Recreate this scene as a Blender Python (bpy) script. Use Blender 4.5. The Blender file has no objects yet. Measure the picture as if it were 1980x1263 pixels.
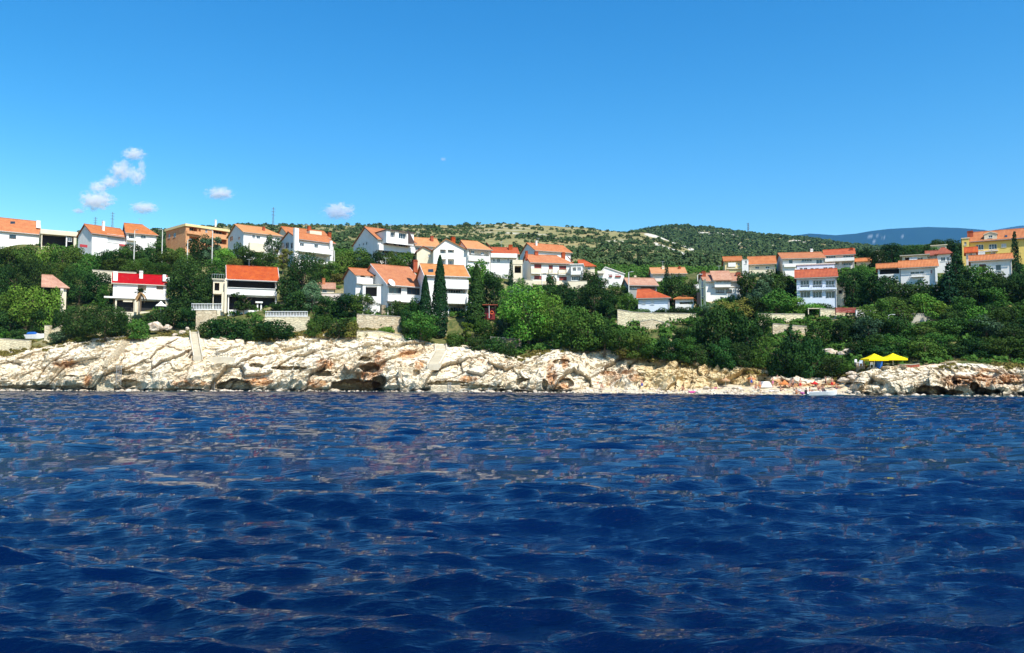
import bpy, bmesh, math, random
import numpy as np
from mathutils import Vector, Matrix
SC = bpy.context.scene
COL = SC.collection
# ------------------------------------------------------------------ camera
F, PW, PH, CAMH, HORIZ = 1540.0, 1980, 1263, 3.0, 725.0
TH = math.atan((HORIZ - PH / 2) / F)
cd = bpy.data.cameras.new('camera'); cam = bpy.data.objects.new('camera', cd); COL.objects.link(cam)
cd.sensor_width = 36.0; cd.lens = F / PW * 36.0; cd.clip_start = 0.3; cd.clip_end = 60000
cam.location = (0, 0, CAMH); cam.rotation_euler = (math.pi / 2 + TH, 0, 0)
SC.camera = cam
# ------------------------------------------------------------------ sky and sun
SUN_EL, SUN_AZ = math.radians(52), math.radians(146)      # azimuth clockwise from +Y
w = bpy.data.worlds.new('World'); SC.world = w; w.use_nodes = True
wn = w.node_tree.nodes; wl = w.node_tree.links; bg = wn['Background']
sky = wn.new('ShaderNodeTexSky'); sky.sky_type = 'NISHITA'; sky.sun_disc = False
sky.sun_elevation = SUN_EL; sky.sun_rotation = SUN_AZ
sky.air_density = 1.3; sky.dust_density = 0.35; sky.ozone_density = 2.0; sky.altitude = 0
hs = wn.new('ShaderNodeHueSaturation'); hs.inputs['Saturation'].default_value = 1.5; hs.inputs['Hue'].default_value = 0.49
wl.new(sky.outputs[0], hs.inputs['Color']); gm = wn.new('ShaderNodeGamma'); gm.inputs[1].default_value = 1.3
wl.new(hs.outputs[0], gm.inputs[0]); wl.new(gm.outputs[0], bg.inputs[0]); bg.inputs[1].default_value = 0.075
ld = bpy.data.lights.new('sun', 'SUN'); ld.energy = 4.8; ld.angle = math.radians(0.5); ld.color = (1.0, 0.95, 0.86)
sun = bpy.data.objects.new('sun', ld); COL.objects.link(sun)
sdir = Vector((math.sin(SUN_AZ) * math.cos(SUN_EL), math.cos(SUN_AZ) * math.cos(SUN_EL), math.sin(SUN_EL)))
sun.rotation_euler = sdir.to_track_quat('Z', 'Y').to_euler(); sun.location = (60, -60, 120)
SC.view_settings.view_transform = 'Standard'; SC.view_settings.look = 'None'
SC.view_settings.exposure = 0.58; SC.view_settings.gamma = 1.0; SC.view_settings.use_curve_mapping = False
SC.cycles.max_bounces = 6; SC.cycles.volume_bounces = 10; SC.cycles.transparent_max_bounces = 12
SC.cycles.sample_clamp_direct = 1.6; SC.cycles.sample_clamp_indirect = 3.0;
SC.cycles.volume_step_rate = 1.0; SC.cycles.volume_max_steps = 256
# ------------------------------------------------------------------ picture <-> place
def ray(x, y):
    dx = (x - PW / 2) / F; dy = (PH / 2 - y) / F
    return dx, math.cos(TH) - dy * math.sin(TH), math.sin(TH) + dy * math.cos(TH)
def at(x, y, Y):
    a, b, c = ray(x, y); t = Y / b
    return Vector((a * t, Y, CAMH + c * t))
def zrow(y, Y):
    a, b, c = ray(990, y); return CAMH + c / b * Y
def x2u(x): return (x - 990.0) / F / 0.9982
def u2x(u): return u * F * 0.9982 + 990.0
# ------------------------------------------------------------------ tagging and meshes
def tag(o, label=None, cat=None, group=None, kind=None):
    if label: o['label'] = label
    if cat: o['category'] = cat
    if group: o['group'] = group
    if kind or cat: o['kind'] = kind or 'thing'
    if label and len(label.split()) > 16: print('LONG', label)
    return o
def empty(name, loc=(0, 0, 0), rz=0.0):
    o = bpy.data.objects.new(name, None); COL.objects.link(o); o.location = loc; o.rotation_euler = (0, 0, rz)
    o.empty_display_size = 0.5
    return o
def thing(name, label, cat, loc=(0, 0, 0), rz=0.0, group=None):
    return tag(empty(name, loc, rz), label, cat, group)
def npmesh(name, V, Q, mat, parent=None, smooth=False, attrs=None):
    me = bpy.data.meshes.new(name)
    V = np.asarray(V, dtype=np.float32); Q = np.asarray(Q, dtype=np.int32)
    k = Q.shape[1]
    me.vertices.add(len(V)); me.vertices.foreach_set('co', V.ravel())
    me.loops.add(Q.size); me.loops.foreach_set('vertex_index', Q.ravel())
    me.polygons.add(len(Q)); me.polygons.foreach_set('loop_start', np.arange(0, Q.size, k, dtype=np.int32))
    me.polygons.foreach_set('loop_total', np.full(len(Q), k, dtype=np.int32))
    me.polygons.foreach_set('use_smooth', np.full(len(Q), smooth, dtype=bool))
    me.update(calc_edges=True)
    for an, av in (attrs or {}).items():
        a = me.attributes.new(an, 'FLOAT', 'POINT'); a.data.foreach_set('value', np.asarray(av, dtype=np.float32).ravel())
    if mat: me.materials.append(mat)
    o = bpy.data.objects.new(name, me); COL.objects.link(o)
    if parent: o.parent = parent
    return o
def grid(V, ny, nx):
    i = np.arange(ny * nx).reshape(ny, nx)
    return np.stack([i[:-1, :-1].ravel(), i[:-1, 1:].ravel(), i[1:, 1:].ravel(), i[1:, :-1].ravel()], 1)
class MB:
    def __init__(s): s.v = []; s.f = []
    def face(s, *p):
        n = len(s.v); s.v += [tuple(q) for q in p]; s.f.append(tuple(range(n, n + len(p))))
    def box(s, x0, x1, y0, y1, z0, z1):
        n = len(s.v)
        s.v += [(x0, y0, z0), (x1, y0, z0), (x1, y1, z0), (x0, y1, z0), (x0, y0, z1), (x1, y0, z1), (x1, y1, z1), (x0, y1, z1)]
        for f in ((0, 3, 2, 1), (4, 5, 6, 7), (0, 1, 5, 4), (1, 2, 6, 5), (2, 3, 7, 6), (3, 0, 4, 7)): s.f.append(tuple(n + i for i in f))
        return s
    def prism(s, pts, axis, a, b):
        """pts: 2D outline; axis: direction of extrusion; a,b: from/to"""
        def P(p, t):
            if axis == 'x': return (t, p[0], p[1])
            if axis == 'y': return (p[0], t, p[1])
            return (p[0], p[1], t)
        n = len(s.v); k = len(pts)
        s.v += [P(p, a) for p in pts] + [P(p, b) for p in pts]
        s.f.append(tuple(n + i for i in range(k))); s.f.append(tuple(n + k + i for i in reversed(range(k))))
        for i in range(k): j = (i + 1) % k; s.f.append((n + i, n + k + i, n + k + j, n + j))
        return s
    def slab(s, quad, t):
        """quad of 3-D points, thickness t downward"""
        n = len(s.v); q = [Vector(p) for p in quad]
        s.v += [tuple(p) for p in q] + [tuple(p - Vector((0, 0, t))) for p in q]; k = len(q)
        s.f.append(tuple(range(n, n + k))); s.f.append(tuple(reversed(range(n + k, n + 2 * k))))
        for i in range(k): j = (i + 1) % k; s.f.append((n + i, n + k + i, n + k + j, n + j))
        return s
    def tube(s, pts, rad, seg=6, cap=True):
        pts = [Vector(p) for p in pts]; n0 = len(s.v)
        rs = rad if isinstance(rad, (list, tuple)) else [rad] * len(pts)
        for i, p in enumerate(pts):
            d = (pts[min(i + 1, len(pts) - 1)] - pts[max(i - 1, 0)]).normalized()
            a = d.cross(Vector((0, 0, 1)));
            if a.length < 1e-3: a = Vector((1, 0, 0))
            a.normalize(); b = d.cross(a)
            for k in range(seg):
                t = 2 * math.pi * k / seg
                s.v.append(tuple(p + (a * math.cos(t) + b * math.sin(t)) * rs[i]))
        for i in range(len(pts) - 1):
            for k in range(seg):
                k2 = (k + 1) % seg
                s.f.append((n0 + i * seg + k, n0 + i * seg + k2, n0 + (i + 1) * seg + k2, n0 + (i + 1) * seg + k))
        if cap:
            s.f.append(tuple(n0 + k for k in range(seg))); s.f.append(tuple(n0 + (len(pts) - 1) * seg + k for k in reversed(range(seg))))
        return s
    def lathe(s, prof, cx=0, cy=0, seg=10):
        n0 = len(s.v)
        for r, z in prof:
            for k in range(seg):
                t = 2 * math.pi * k / seg; s.v.append((cx + r * math.cos(t), cy + r * math.sin(t), z))
        for i in range(len(prof) - 1):
            for k in range(seg):
                k2 = (k + 1) % seg; s.f.append((n0 + i * seg + k, n0 + i * seg + k2, n0 + (i + 1) * seg + k2, n0 + (i + 1) * seg + k))
        return s
    def build(s, name, mat, parent=None, smooth=False, bevel=0):
        me = bpy.data.meshes.new(name); me.from_pydata(s.v, [], s.f)
        bm = bmesh.new(); bm.from_mesh(me); bmesh.ops.recalc_face_normals(bm, faces=bm.faces)
        if bevel: bmesh.ops.bevel(bm, geom=bm.edges[:], offset=bevel, segments=1, affect='EDGES')
        bm.to_mesh(me); bm.free()
        if smooth: me.polygons.foreach_set('use_smooth', [True] * len(me.polygons))
        if mat: me.materials.append(mat)
        o = bpy.data.objects.new(name, me); COL.objects.link(o)
        if parent: o.parent = parent
        return o
# ------------------------------------------------------------------ noise
def _h(ix, iy, iz, seed):
    n = (ix.astype(np.int64) * 374761393 + iy.astype(np.int64) * 668265263 + iz.astype(np.int64) * 2147483647 + seed * 1274126177) & 0xFFFFFFFF
    n = ((n ^ (n >> 13)) * 1274126177) & 0xFFFFFFFF
    n = ((n ^ (n >> 16)) * 2246822519) & 0xFFFFFFFF
    return ((n ^ (n >> 15)) & 0xFFFFFF) / float(0xFFFFFF)
def vnoise(x, y, z=None, seed=0):
    x = np.asarray(x, float); y = np.asarray(y, float); z = np.zeros_like(x) if z is None else np.asarray(z, float)
    ix, iy, iz = np.floor(x), np.floor(y), np.floor(z); fx, fy, fz = x - ix, y - iy, z - iz
    fx = fx * fx * (3 - 2 * fx); fy = fy * fy * (3 - 2 * fy); fz = fz * fz * (3 - 2 * fz)
    r = 0
    for a in (0, 1):
        for b in (0, 1):
            for c in (0, 1):
                r = r + _h(ix + a, iy + b, iz + c, seed) * (fx if a else 1 - fx) * (fy if b else 1 - fy) * (fz if c else 1 - fz)
    return r * 2 - 1
def fbm(x, y, z=None, oct=4, seed=0, gain=0.5):
    s = 0; a = 1; t = 0; z = np.zeros_like(x) if z is None else z
    for i in range(oct):
        s = s + a * vnoise(x * 2 ** i + 7.3 * i, y * 2 ** i + 3.1 * i, z * 2 ** i + 1.7 * i, seed + i); t += a; a *= gain
    return s / t
def worley(x, y, z, seed=0):
    ix, iy, iz = np.floor(x), np.floor(y), np.floor(z)
    f1 = np.full(x.shape, 9.0); f2 = np.full(x.shape, 9.0); idv = np.zeros(x.shape)
    for a in (-1, 0, 1):
        for b in (-1, 0, 1):
            for c in (-1, 0, 1):
                jx, jy, jz = ix + a, iy + b, iz + c
                px = jx + _h(jx, jy, jz, seed); py = jy + _h(jx, jy, jz, seed + 11); pz = jz + _h(jx, jy, jz, seed + 23)
                d = np.sqrt((px - x) ** 2 + (py - y) ** 2 + (pz - z) ** 2); i2 = _h(jx, jy, jz, seed + 37)
                m = d < f1
                f2 = np.where(m, f1, np.minimum(f2, d)); idv = np.where(m, i2, idv); f1 = np.where(m, d, f1)
    return f1, f2, idv
def sstep(a, b, x):
    t = np.clip((x - a) / (b - a), 0, 1); return t * t * (3 - 2 * t)
# ------------------------------------------------------------------ materials
MATS = {}
class NT:
    """small node-tree writer"""
    def __init__(s, name):
        m = bpy.data.materials.new(name); m.use_nodes = True; s.m = m; s.n = m.node_tree.nodes; s.l = m.node_tree.links
        s.p = s.n['Principled BSDF']; MATS[name] = m; s.tc = None
    def add(s, t, **kw):
        n = s.n.new(t)
        for k, v in kw.items(): setattr(n, k, v)
        return n
    def set(s, n, **kw):
        for k, v in kw.items():
            k = k.replace('_', ' ')
            if hasattr(v, 'links') and hasattr(v, 'is_output') : s.l.new(v, n.inputs[k])
            else: n.inputs[k].default_value = v
        return n
    def obj(s):
        if not s.tc: s.tc = s.add('ShaderNodeTexCoord')
        return s.tc.outputs['Object']
    def noise(s, scale, detail=4, rough=0.6, vec=None, dist=0.0):
        n = s.add('ShaderNodeTexNoise'); s.l.new(vec or s.obj(), n.inputs['Vector'])
        n.inputs['Scale'].default_value = scale; n.inputs['Detail'].default_value = detail; n.inputs['Roughness'].default_value = rough; n.inputs['Distortion'].default_value = dist
        return n.outputs['Fac']
    def ramp(s, fac, *stops):
        n = s.add('ShaderNodeValToRGB'); s.l.new(fac, n.inputs[0]); e = n.color_ramp.elements
        while len(e) < len(stops): e.new(0.5)
        for i, (p, c) in enumerate(stops):
            e[i].position = p; e[i].color = (c[0], c[1], c[2], 1) if isinstance(c, (tuple, list)) else (c, c, c, 1)
        return n.outputs[0]
    def mix(s, fac, a, b, mode='MIX'):
        n = s.add('ShaderNodeMix', data_type='RGBA', blend_type=mode)
        for i, v in ((0, fac), (6, a), (7, b)):
            if hasattr(v, 'is_output'): s.l.new(v, n.inputs[i])
            elif i == 0: n.inputs[0].default_value = v
            else: n.inputs[i].default_value = (v[0], v[1], v[2], 1)
        return n.outputs[2]
    def math(s, op, a, b=0.5):
        n = s.add('ShaderNodeMath', operation=op)
        for i, v in ((0, a), (1, b)):
            if hasattr(v, 'is_output'): s.l.new(v, n.inputs[i])
            else: n.inputs[i].default_value = v
        return n.outputs[0]
    def scaled(s, sx, sy, sz):
        n = s.add('ShaderNodeMapping'); s.l.new(s.obj(), n.inputs[0]); n.inputs['Scale'].default_value = (sx, sy, sz); return n.outputs[0]
    def attr(s, name):
        n = s.add('ShaderNodeAttribute', attribute_name=name); return n.outputs['Fac']
    def bump(s, h, strength=0.5, dist=0.1):
        n = s.add('ShaderNodeBump'); s.l.new(h, n.inputs['Height']); n.inputs['Strength'].default_value = strength; n.inputs['Distance'].default_value = dist
        s.l.new(n.outputs[0], s.p.inputs['Normal']); return n
    def color(s, c):
        if hasattr(c, 'is_output'): s.l.new(c, s.p.inputs['Base Color'])
        else: s.p.inputs['Base Color'].default_value = (c[0], c[1], c[2], 1)
        return s
    def fin(s, rough=0.8, spec=0.3, **kw):
        s.p.inputs['Roughness'].default_value = rough; s.p.inputs['Specular IOR Level'].default_value = spec
        for k, v in kw.items(): s.p.inputs[k].default_value = v
        return s.m
def plaster(name, c, dirt=0.10, rough=0.9):
    t = NT(name); n = t.noise(0.7, 5, 0.65); n2 = t.noise(6.0, 3, 0.6)
    dk = tuple(v * (1 - dirt * 2.2) for v in c); dk = (dk[0], dk[1] * 0.98, dk[2] * 0.93)
    sv = t.noise(1.0, 4, 0.7, vec=t.scaled(3.0, 3.0, 0.35))
    a = t.mix(t.ramp(n, (0.35, 0.0), (0.75, 1.0)), c, dk); a = t.mix(t.ramp(sv, (0.52, 0.0), (0.8, 0.45)), a, dk)
    t.color(a); t.bump(n2, 0.3, 0.02); return t.fin(rough, 0.25)
def plain(name, c, rough=0.6, spec=0.4, var=0.15, scale=3.0, **kw):
    t = NT(name); n = t.noise(scale, 3, 0.6)
    t.color(t.mix(t.ramp(n, (0.3, 0.0), (0.7, 1.0)), c, tuple(v * (1 - var) for v in c))); return t.fin(rough, spec, **kw)
def tiles(name, c1, c2, axis='x'):
    t = NT(name)
    n = t.noise(0.8, 4, 0.7); n2 = t.noise(5.0, 2, 0.6); n3 = t.noise(1.0, 3, 0.7, vec=t.scaled(1.6, 1.6, 1.6))
    wv = t.add('ShaderNodeTexWave', wave_type='BANDS', bands_direction='X' if axis == 'x' else 'Y', wave_profile='SIN')
    t.l.new(t.obj(), wv.inputs['Vector']); wv.inputs['Scale'].default_value = 1.2; wv.inputs['Distortion'].default_value = 0.15
    row = t.add('ShaderNodeTexWave', wave_type='BANDS', bands_direction='Y' if axis == 'x' else 'X', wave_profile='SAW')
    t.l.new(t.obj(), row.inputs['Vector']); row.inputs['Scale'].default_value = 0.9
    a = t.mix(t.ramp(n, (0.35, 0.0), (0.65, 1.0)), c1, c2)
    a = t.mix(t.ramp(n2, (0.45, 0.0), (0.75, 0.5)), a, tuple(v * 0.6 for v in c2))
    a = t.mix(t.ramp(n3, (0.6, 0.0), (0.8, 0.35)), a, (0.5, 0.4, 0.28))
    a = t.mix(t.ramp(wv.outputs['Fac'], (0.0, 0.35), (0.35, 0.0)), a, tuple(v * 0.45 for v in c2))
    oi = t.add('ShaderNodeObjectInfo'); hv = t.add('ShaderNodeHueSaturation'); t.l.new(a, hv.inputs['Color']); t.l.new(t.math('ADD', t.math('MULTIPLY', oi.outputs['Random'], .14), .88), hv.inputs['Value']); t.l.new(t.math('ADD', t.math('MULTIPLY', t.math('FRACT', t.math('MULTIPLY', oi.outputs['Random'], 5.7)), .12), .98), hv.inputs['Saturation']); a = hv.outputs[0]
    t.color(a); h = t.math('ADD', wv.outputs['Fac'], t.math('MULTIPLY', row.outputs['Fac'], 0.5)); t.bump(h, 0.9, 0.06); return t.fin(0.85, 0.2)
def stone(name, c1, c2, mortar, scale=1.0, mscale=(1, 1, 1)):
    t = NT(name); v = t.add('ShaderNodeTexVoronoi', feature='F1'); d = t.add('ShaderNodeTexVoronoi', feature='DISTANCE_TO_EDGE')
    sv = t.scaled(*[m * scale for m in mscale])
    for q in (v, d): t.l.new(sv, q.inputs['Vector']); q.inputs['Scale'].default_value = 1.0
    sep = t.add('ShaderNodeSeparateColor'); t.l.new(v.outputs['Color'], sep.inputs[0])
    a = t.mix(sep.outputs[0], c1, c2); a = t.mix(t.ramp(t.noise(0.4, 4, 0.6), (0.4, 0.0), (0.8, 0.6)), a, tuple(x * 0.6 for x in c2))
    a = t.mix(t.ramp(d.outputs['Distance'], (0.01, 0.8), (0.05, 0.0)), a, mortar); t.color(a)
    t.bump(t.ramp(d.outputs['Distance'], (0.0, 0.0), (0.12, 1.0)), 0.8, 0.08); return t.fin(0.95, 0.15)
W_WHITE = plaster('white_plaster', (0.80, 0.79, 0.76), 0.05)
W_CREAM = plaster('cream_plaster', (0.74, 0.66, 0.50), 0.08)
W_PINK = plaster('pale_pink_plaster', (0.76, 0.66, 0.60), 0.08)
W_GREY = plaster('grey_plaster', (0.34, 0.35, 0.33), 0.12)
W_YEL = plaster('yellow_plaster', (0.80, 0.58, 0.16), 0.06)
W_PYEL = plaster('pale_yellow_plaster', (0.78, 0.62, 0.32), 0.06)
W_BLUE = plaster('bluish_white_plaster', (0.68, 0.74, 0.84), 0.05)
CONC = plaster('concrete', (0.50, 0.46, 0.38), 0.15)
PAVE = plaster('pale_paving', (0.62, 0.55, 0.42), 0.12)
R_OR = tiles('orange_tiles', (0.57, 0.235, 0.105), (0.45, 0.155, 0.065))
R_ORY = tiles('light_orange_tiles', (0.63, 0.32, 0.15), (0.52, 0.23, 0.10))
R_PINK = tiles('faded_pink_tiles', (0.56, 0.33, 0.22), (0.42, 0.20, 0.13))
R_RED = tiles('red_orange_tiles', (0.53, 0.14, 0.06), (0.38, 0.08, 0.04))
R_BRN = tiles('brown_red_tiles', (0.42, 0.13, 0.08), (0.30, 0.09, 0.06))
R_SLATE = tiles('slate_tiles', (0.10, 0.09, 0.10), (0.06, 0.055, 0.06))
R_CRIM = tiles('crimson_metal_roof', (0.46, 0.018, 0.022), (0.36, 0.014, 0.018))
R_GREY = plain('dark_fascia', (0.07, 0.045, 0.04))
SHADE_DK = plain('shade_and_dark_parts', (0.035, 0.035, 0.035), 0.9, 0.1)  # near-black paint for shade inside recesses; also used on dark fittings
GLASS = NT('window_glass').color((0.02, 0.035, 0.05)).fin(0.08, 0.7)
CURT = plain('curtain', (0.55, 0.56, 0.55), 0.9, 0.1)
FRAMEW = plain('white_frame', (0.78, 0.78, 0.76), 0.4)
FRAMEB = plain('brown_frame', (0.10, 0.045, 0.025), 0.5)
SHUTR = plain('red_shutter', (0.32, 0.05, 0.04), 0.6)
SHUTW = plain('white_shutter', (0.74, 0.76, 0.78), 0.5)
AWNR = plain('red_awning', (0.45, 0.04, 0.05), 0.8)
METAL = plain('galvanised_metal', (0.55, 0.56, 0.56), 0.35, 0.5, Metallic=0.6)
POLEW = plain('pale_pole', (0.66, 0.66, 0.60), 0.6)
MAST = plain('dark_lattice_steel', (0.12, 0.15, 0.18), 0.5)
WOOD = plain('weathered_wood', (0.30, 0.22, 0.14), 0.9)
BRICK = NT('hollow_brick')
_b = BRICK.add('ShaderNodeTexBrick'); 
_cx = BRICK.add('ShaderNodeSeparateXYZ'); BRICK.l.new(BRICK.obj(), _cx.inputs[0])
_cc = BRICK.add('ShaderNodeCombineXYZ'); BRICK.l.new(BRICK.math('ADD', _cx.outputs[0], _cx.outputs[1]), _cc.inputs[0]); BRICK.l.new(_cx.outputs[2], _cc.inputs[1])
BRICK.l.new(_cc.outputs[0], _b.inputs['Vector'])
BRICK.set(_b, Color1=(0.66, 0.30, 0.12, 1), Color2=(0.52, 0.20, 0.08, 1), Mortar=(0.52, 0.42, 0.30, 1), Scale=1.0)
_b.inputs['Brick Width'].default_value = 0.5; _b.inputs['Row Height'].default_value = 0.25; _b.inputs['Mortar Size'].default_value = 0.012
BRICK = BRICK.color(BRICK.mix(BRICK.ramp(BRICK.noise(0.5, 4), (0.4, 0.0), (0.7, 0.5)), _b.outputs[0], (0.70, 0.42, 0.20))).fin(0.9, 0.2)
ST_WALL = stone('pale_stone_wall', (0.70, 0.60, 0.42), (0.58, 0.46, 0.30), (0.34, 0.27, 0.18), 1.0, (1.5, 1.5, 2.6))
ST_CREAM = stone('cream_block_wall', (0.76, 0.68, 0.46), (0.68, 0.58, 0.38), (0.45, 0.38, 0.25), 1.0, (1.2, 1.2, 2.4))
ST_BROWN = stone('brown_rubble', (0.40, 0.32, 0.20), (0.24, 0.18, 0.12), (0.42, 0.38, 0.30), 1.0, (2.6, 2.6, 3.0))
# rock
t = NT('limestone'); nA = t.noise(0.22, 6, 0.7, dist=0.6); nB = t.noise(1.3, 6, 0.75); nC = t.noise(5.0, 4, 0.7)
a = t.mix(t.ramp(nA, (0.40, 0.0), (0.70, 1.0)), (0.84, 0.76, 0.60), (0.72, 0.57, 0.37))
a = t.mix(t.ramp(nB, (0.50, 0.0), (0.68, 0.75)), a, (0.42, 0.28, 0.15)); nV = t.noise(1.0, 5, 0.75, vec=t.scaled(2.2, 2.2, 0.6)); a = t.mix(t.ramp(nV, (0.60, 0.0), (0.70, 0.65)), a, (0.30, 0.19, 0.10))
a = t.mix(t.ramp(nC, (0.55, 0.0), (0.75, 0.7)), a, (0.80, 0.74, 0.62))
fe = t.math('MULTIPLY', t.attr('iron'), t.ramp(t.noise(0.9, 6, 0.75), (0.32, 0.0), (0.54, 0.95)))
a = t.mix(fe, a, t.mix(t.ramp(nB, (0.4, 0.0), (0.6, 1.0)), (0.60, 0.33, 0.13), (0.40, 0.17, 0.07)))
a = t.mix(t.attr('ochre'), a, t.mix(t.ramp(nB, (0.45, 0.0), (0.65, 1.0)), (0.70, 0.56, 0.30), (0.48, 0.30, 0.12)))
a = t.mix(t.math('MULTIPLY', t.attr('crack'), 0.85), a, (0.10, 0.06, 0.035))
a = t.mix(t.attr('tide'), a, (0.045, 0.038, 0.028))
t.color(a); t.bump(t.math('ADD', nC, t.math('MULTIPLY', nB, 2.0)), 1.0, 0.16); ROCK = t.fin(0.95, 0.12)
t = NT('boulder_rock'); nB = t.noise(1.5, 6, 0.7)
t.color(t.mix(t.ramp(nB, (0.4, 0.0), (0.65, 1.0)), (0.68, 0.60, 0.48), (0.36, 0.25, 0.16))); t.bump(t.noise(5, 4, 0.7), 1.0, 0.12); BOULD = t.fin(0.95, 0.12)
t = NT('beach_pebbles'); nB = t.noise(2.0, 6, 0.8); nC = t.noise(0.3, 3)
t.color(t.mix(t.ramp(nC, (0.4, 0.0), (0.6, 1.0)), t.mix(t.ramp(nB, (0.35, 0.0), (0.7, 1.0)), (0.62, 0.55, 0.42), (0.40, 0.32, 0.22)), (0.56, 0.45, 0.26)))
t.bump(nB, 0.6, 0.08); PEB = t.fin(0.95, 0.15)
t = NT('garden_soil_and_grass'); n1 = t.noise(0.09, 5, 0.7); n2 = t.noise(0.8, 5, 0.75)
a = t.mix(t.ramp(n2, (0.38, 0.0), (0.62, 1.0)), (0.045, 0.07, 0.018), (0.15, 0.14, 0.05))
a = t.mix(t.ramp(n1, (0.52, 0.0), (0.66, 1.0)), a, (0.40, 0.32, 0.18)); t.color(a); t.bump(n2, 0.8, 0.3); SOIL = t.fin(1.0, 0.1)
t = NT('dry_hillside'); n1 = t.noise(0.012, 6, 0.7); n2 = t.noise(0.09, 6, 0.8); n3 = t.noise(0.35, 4, 0.7); n4 = t.noise(0.03, 5, 0.7)
a = t.mix(t.ramp(n2, (0.38, 0.0), (0.6, 1.0)), (0.30, 0.25, 0.11), (0.17, 0.17, 0.065))
a = t.mix(t.ramp(n3, (0.60, 0.0), (0.72, 1.0)), a, (0.40, 0.35, 0.25)); a = t.mix(t.ramp(n4, (0.55, 0.0), (0.72, 0.8)), a, (0.40, 0.25, 0.12))
a = t.mix(t.attr('bare'), a, t.mix(t.ramp(n3, (0.4, 0.0), (0.6, 1.0)), (0.66, 0.62, 0.54), (0.45, 0.42, 0.33)))
t.color(a); t.bump(n3, 0.6, 1.0); HILL = t.fin(1.0, 0.1)
t = NT('hazed_wooded_mountain'); n1 = t.noise(0.0022, 8, 0.75)
a = t.mix(t.ramp(n1, (0.4, 0.0), (0.62, 1.0)), (0.006, 0.028, 0.034), (0.010, 0.038, 0.040)); a = t.mix(t.attr('bare'), a, (0.16, 0.19, 0.20))  # forest colours tinted blue, with part of the distance haze painted in
t.color(a); MOUNT = t.fin(1.0, 0.05)
# foliage
def leaf(name, c1, c2, c3):
    t = NT(name); oi = t.add('ShaderNodeObjectInfo'); sc = 2.2
    n = t.noise(3.0, 3, 0.6); n2 = t.noise(16.0, 2, 0.6)
    a = t.mix(t.ramp(n, (0.35, 0.0), (0.65, 1.0)), c1, c2); a = t.mix(t.ramp(n2, (0.50, 0.0), (0.72, 1.0)), a, c3)
    h = t.add('ShaderNodeHueSaturation'); t.l.new(a, h.inputs['Color'])
    t.l.new(t.math('ADD', t.math('MULTIPLY', oi.outputs['Random'], 0.05), 0.475), h.inputs['Hue'])
    r2 = t.math('FRACT', t.math('MULTIPLY', oi.outputs['Random'], 7.31)); t.l.new(t.math('ADD', t.math('MULTIPLY', r2, 0.6), 0.50), h.inputs['Value'])
    t.color(h.outputs[0]); return t.fin(0.75, 0.06)
L_DARK = leaf('dark_evergreen_leaves', (0.012, 0.042, 0.009), (0.028, 0.072, 0.014), (0.065, 0.115, 0.026))
L_MID = leaf('green_leaves', (0.028, 0.085, 0.012), (0.065, 0.135, 0.020), (0.13, 0.19, 0.035))
L_BRIGHT = leaf('bright_leaves', (0.07, 0.19, 0.018), (0.12, 0.26, 0.03), (0.24, 0.34, 0.06))
L_OLIVE = leaf('grey_green_leaves', (0.05, 0.11, 0.05), (0.08, 0.15, 0.065), (0.15, 0.22, 0.12))
L_YEL = leaf('yellowing_leaves', (0.09, 0.12, 0.02), (0.16, 0.16, 0.03), (0.28, 0.22, 0.06))
L_CONE = leaf('conifer_needles', (0.008, 0.035, 0.012), (0.016, 0.055, 0.018), (0.03, 0.08, 0.03))
t = NT('hill_scrub_leaves'); n = t.noise(0.03, 3, 0.6); n2 = t.noise(0.5, 2, 0.6)
t.color(t.mix(t.ramp(n2, (0.4, 0.0), (0.65, 1.0)), t.mix(t.ramp(n, (0.4, 0.0), (0.6, 1.0)), (0.026, 0.062, 0.022), (0.045, 0.08, 0.026)), (0.08, 0.11, 0.04))); SCRUB = t.fin(0.8, 0.05)
BARK = plain('bark', (0.16, 0.12, 0.08), 0.95, 0.1)
GRASS = leaf('dry_grass', (0.22, 0.19, 0.04), (0.32, 0.26, 0.07), (0.14, 0.18, 0.03))
# water
t = NT('sea_water')
def _wn(sc, sy, det, dist):
    n = t.add('ShaderNodeTexNoise'); t.l.new(t.scaled(1.0, sy, 1.0), n.inputs['Vector']); n.inputs['Scale'].default_value = sc; n.inputs['Detail'].default_value = det; n.inputs['Roughness'].default_value = 0.6; n.inputs['Distortion'].default_value = dist
    return n.outputs['Fac']
nL = t.noise(0.05, 3, 0.5)
t.color(t.mix(t.math('MULTIPLY', t.attr('shallow'), .8), t.mix(t.ramp(nL, (0.4, 0.0), (0.6, 1.0)), (0.0001, 0.0036, 0.025), (0.0002, 0.0062, 0.040)), (0.006, 0.050, 0.062)))
b1 = t.add('ShaderNodeBump'); t.l.new(_wn(1.1, 3.0, 4, 0.3), b1.inputs['Height']); b1.inputs['Strength'].default_value = 0.4; b1.inputs['Distance'].default_value = 0.22
b2 = t.add('ShaderNodeBump'); t.l.new(_wn(6.0, 3.2, 6, 0.3), b2.inputs['Height']); b2.inputs['Strength'].default_value = 0.42; b2.inputs['Distance'].default_value = 0.065
b3 = t.add('ShaderNodeBump'); t.l.new(_wn(2.6, 2.8, 4, 0.2), b3.inputs['Height']); b3.inputs['Strength'].default_value = 0.4; b3.inputs['Distance'].default_value = 0.13
t.l.new(b1.outputs[0], b3.inputs['Normal']); t.l.new(b3.outputs[0], b2.inputs['Normal']); t.l.new(b2.outputs[0], t.p.inputs['Normal']); WATER = t.fin(0.035, 0.5, IOR=1.33)
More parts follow.
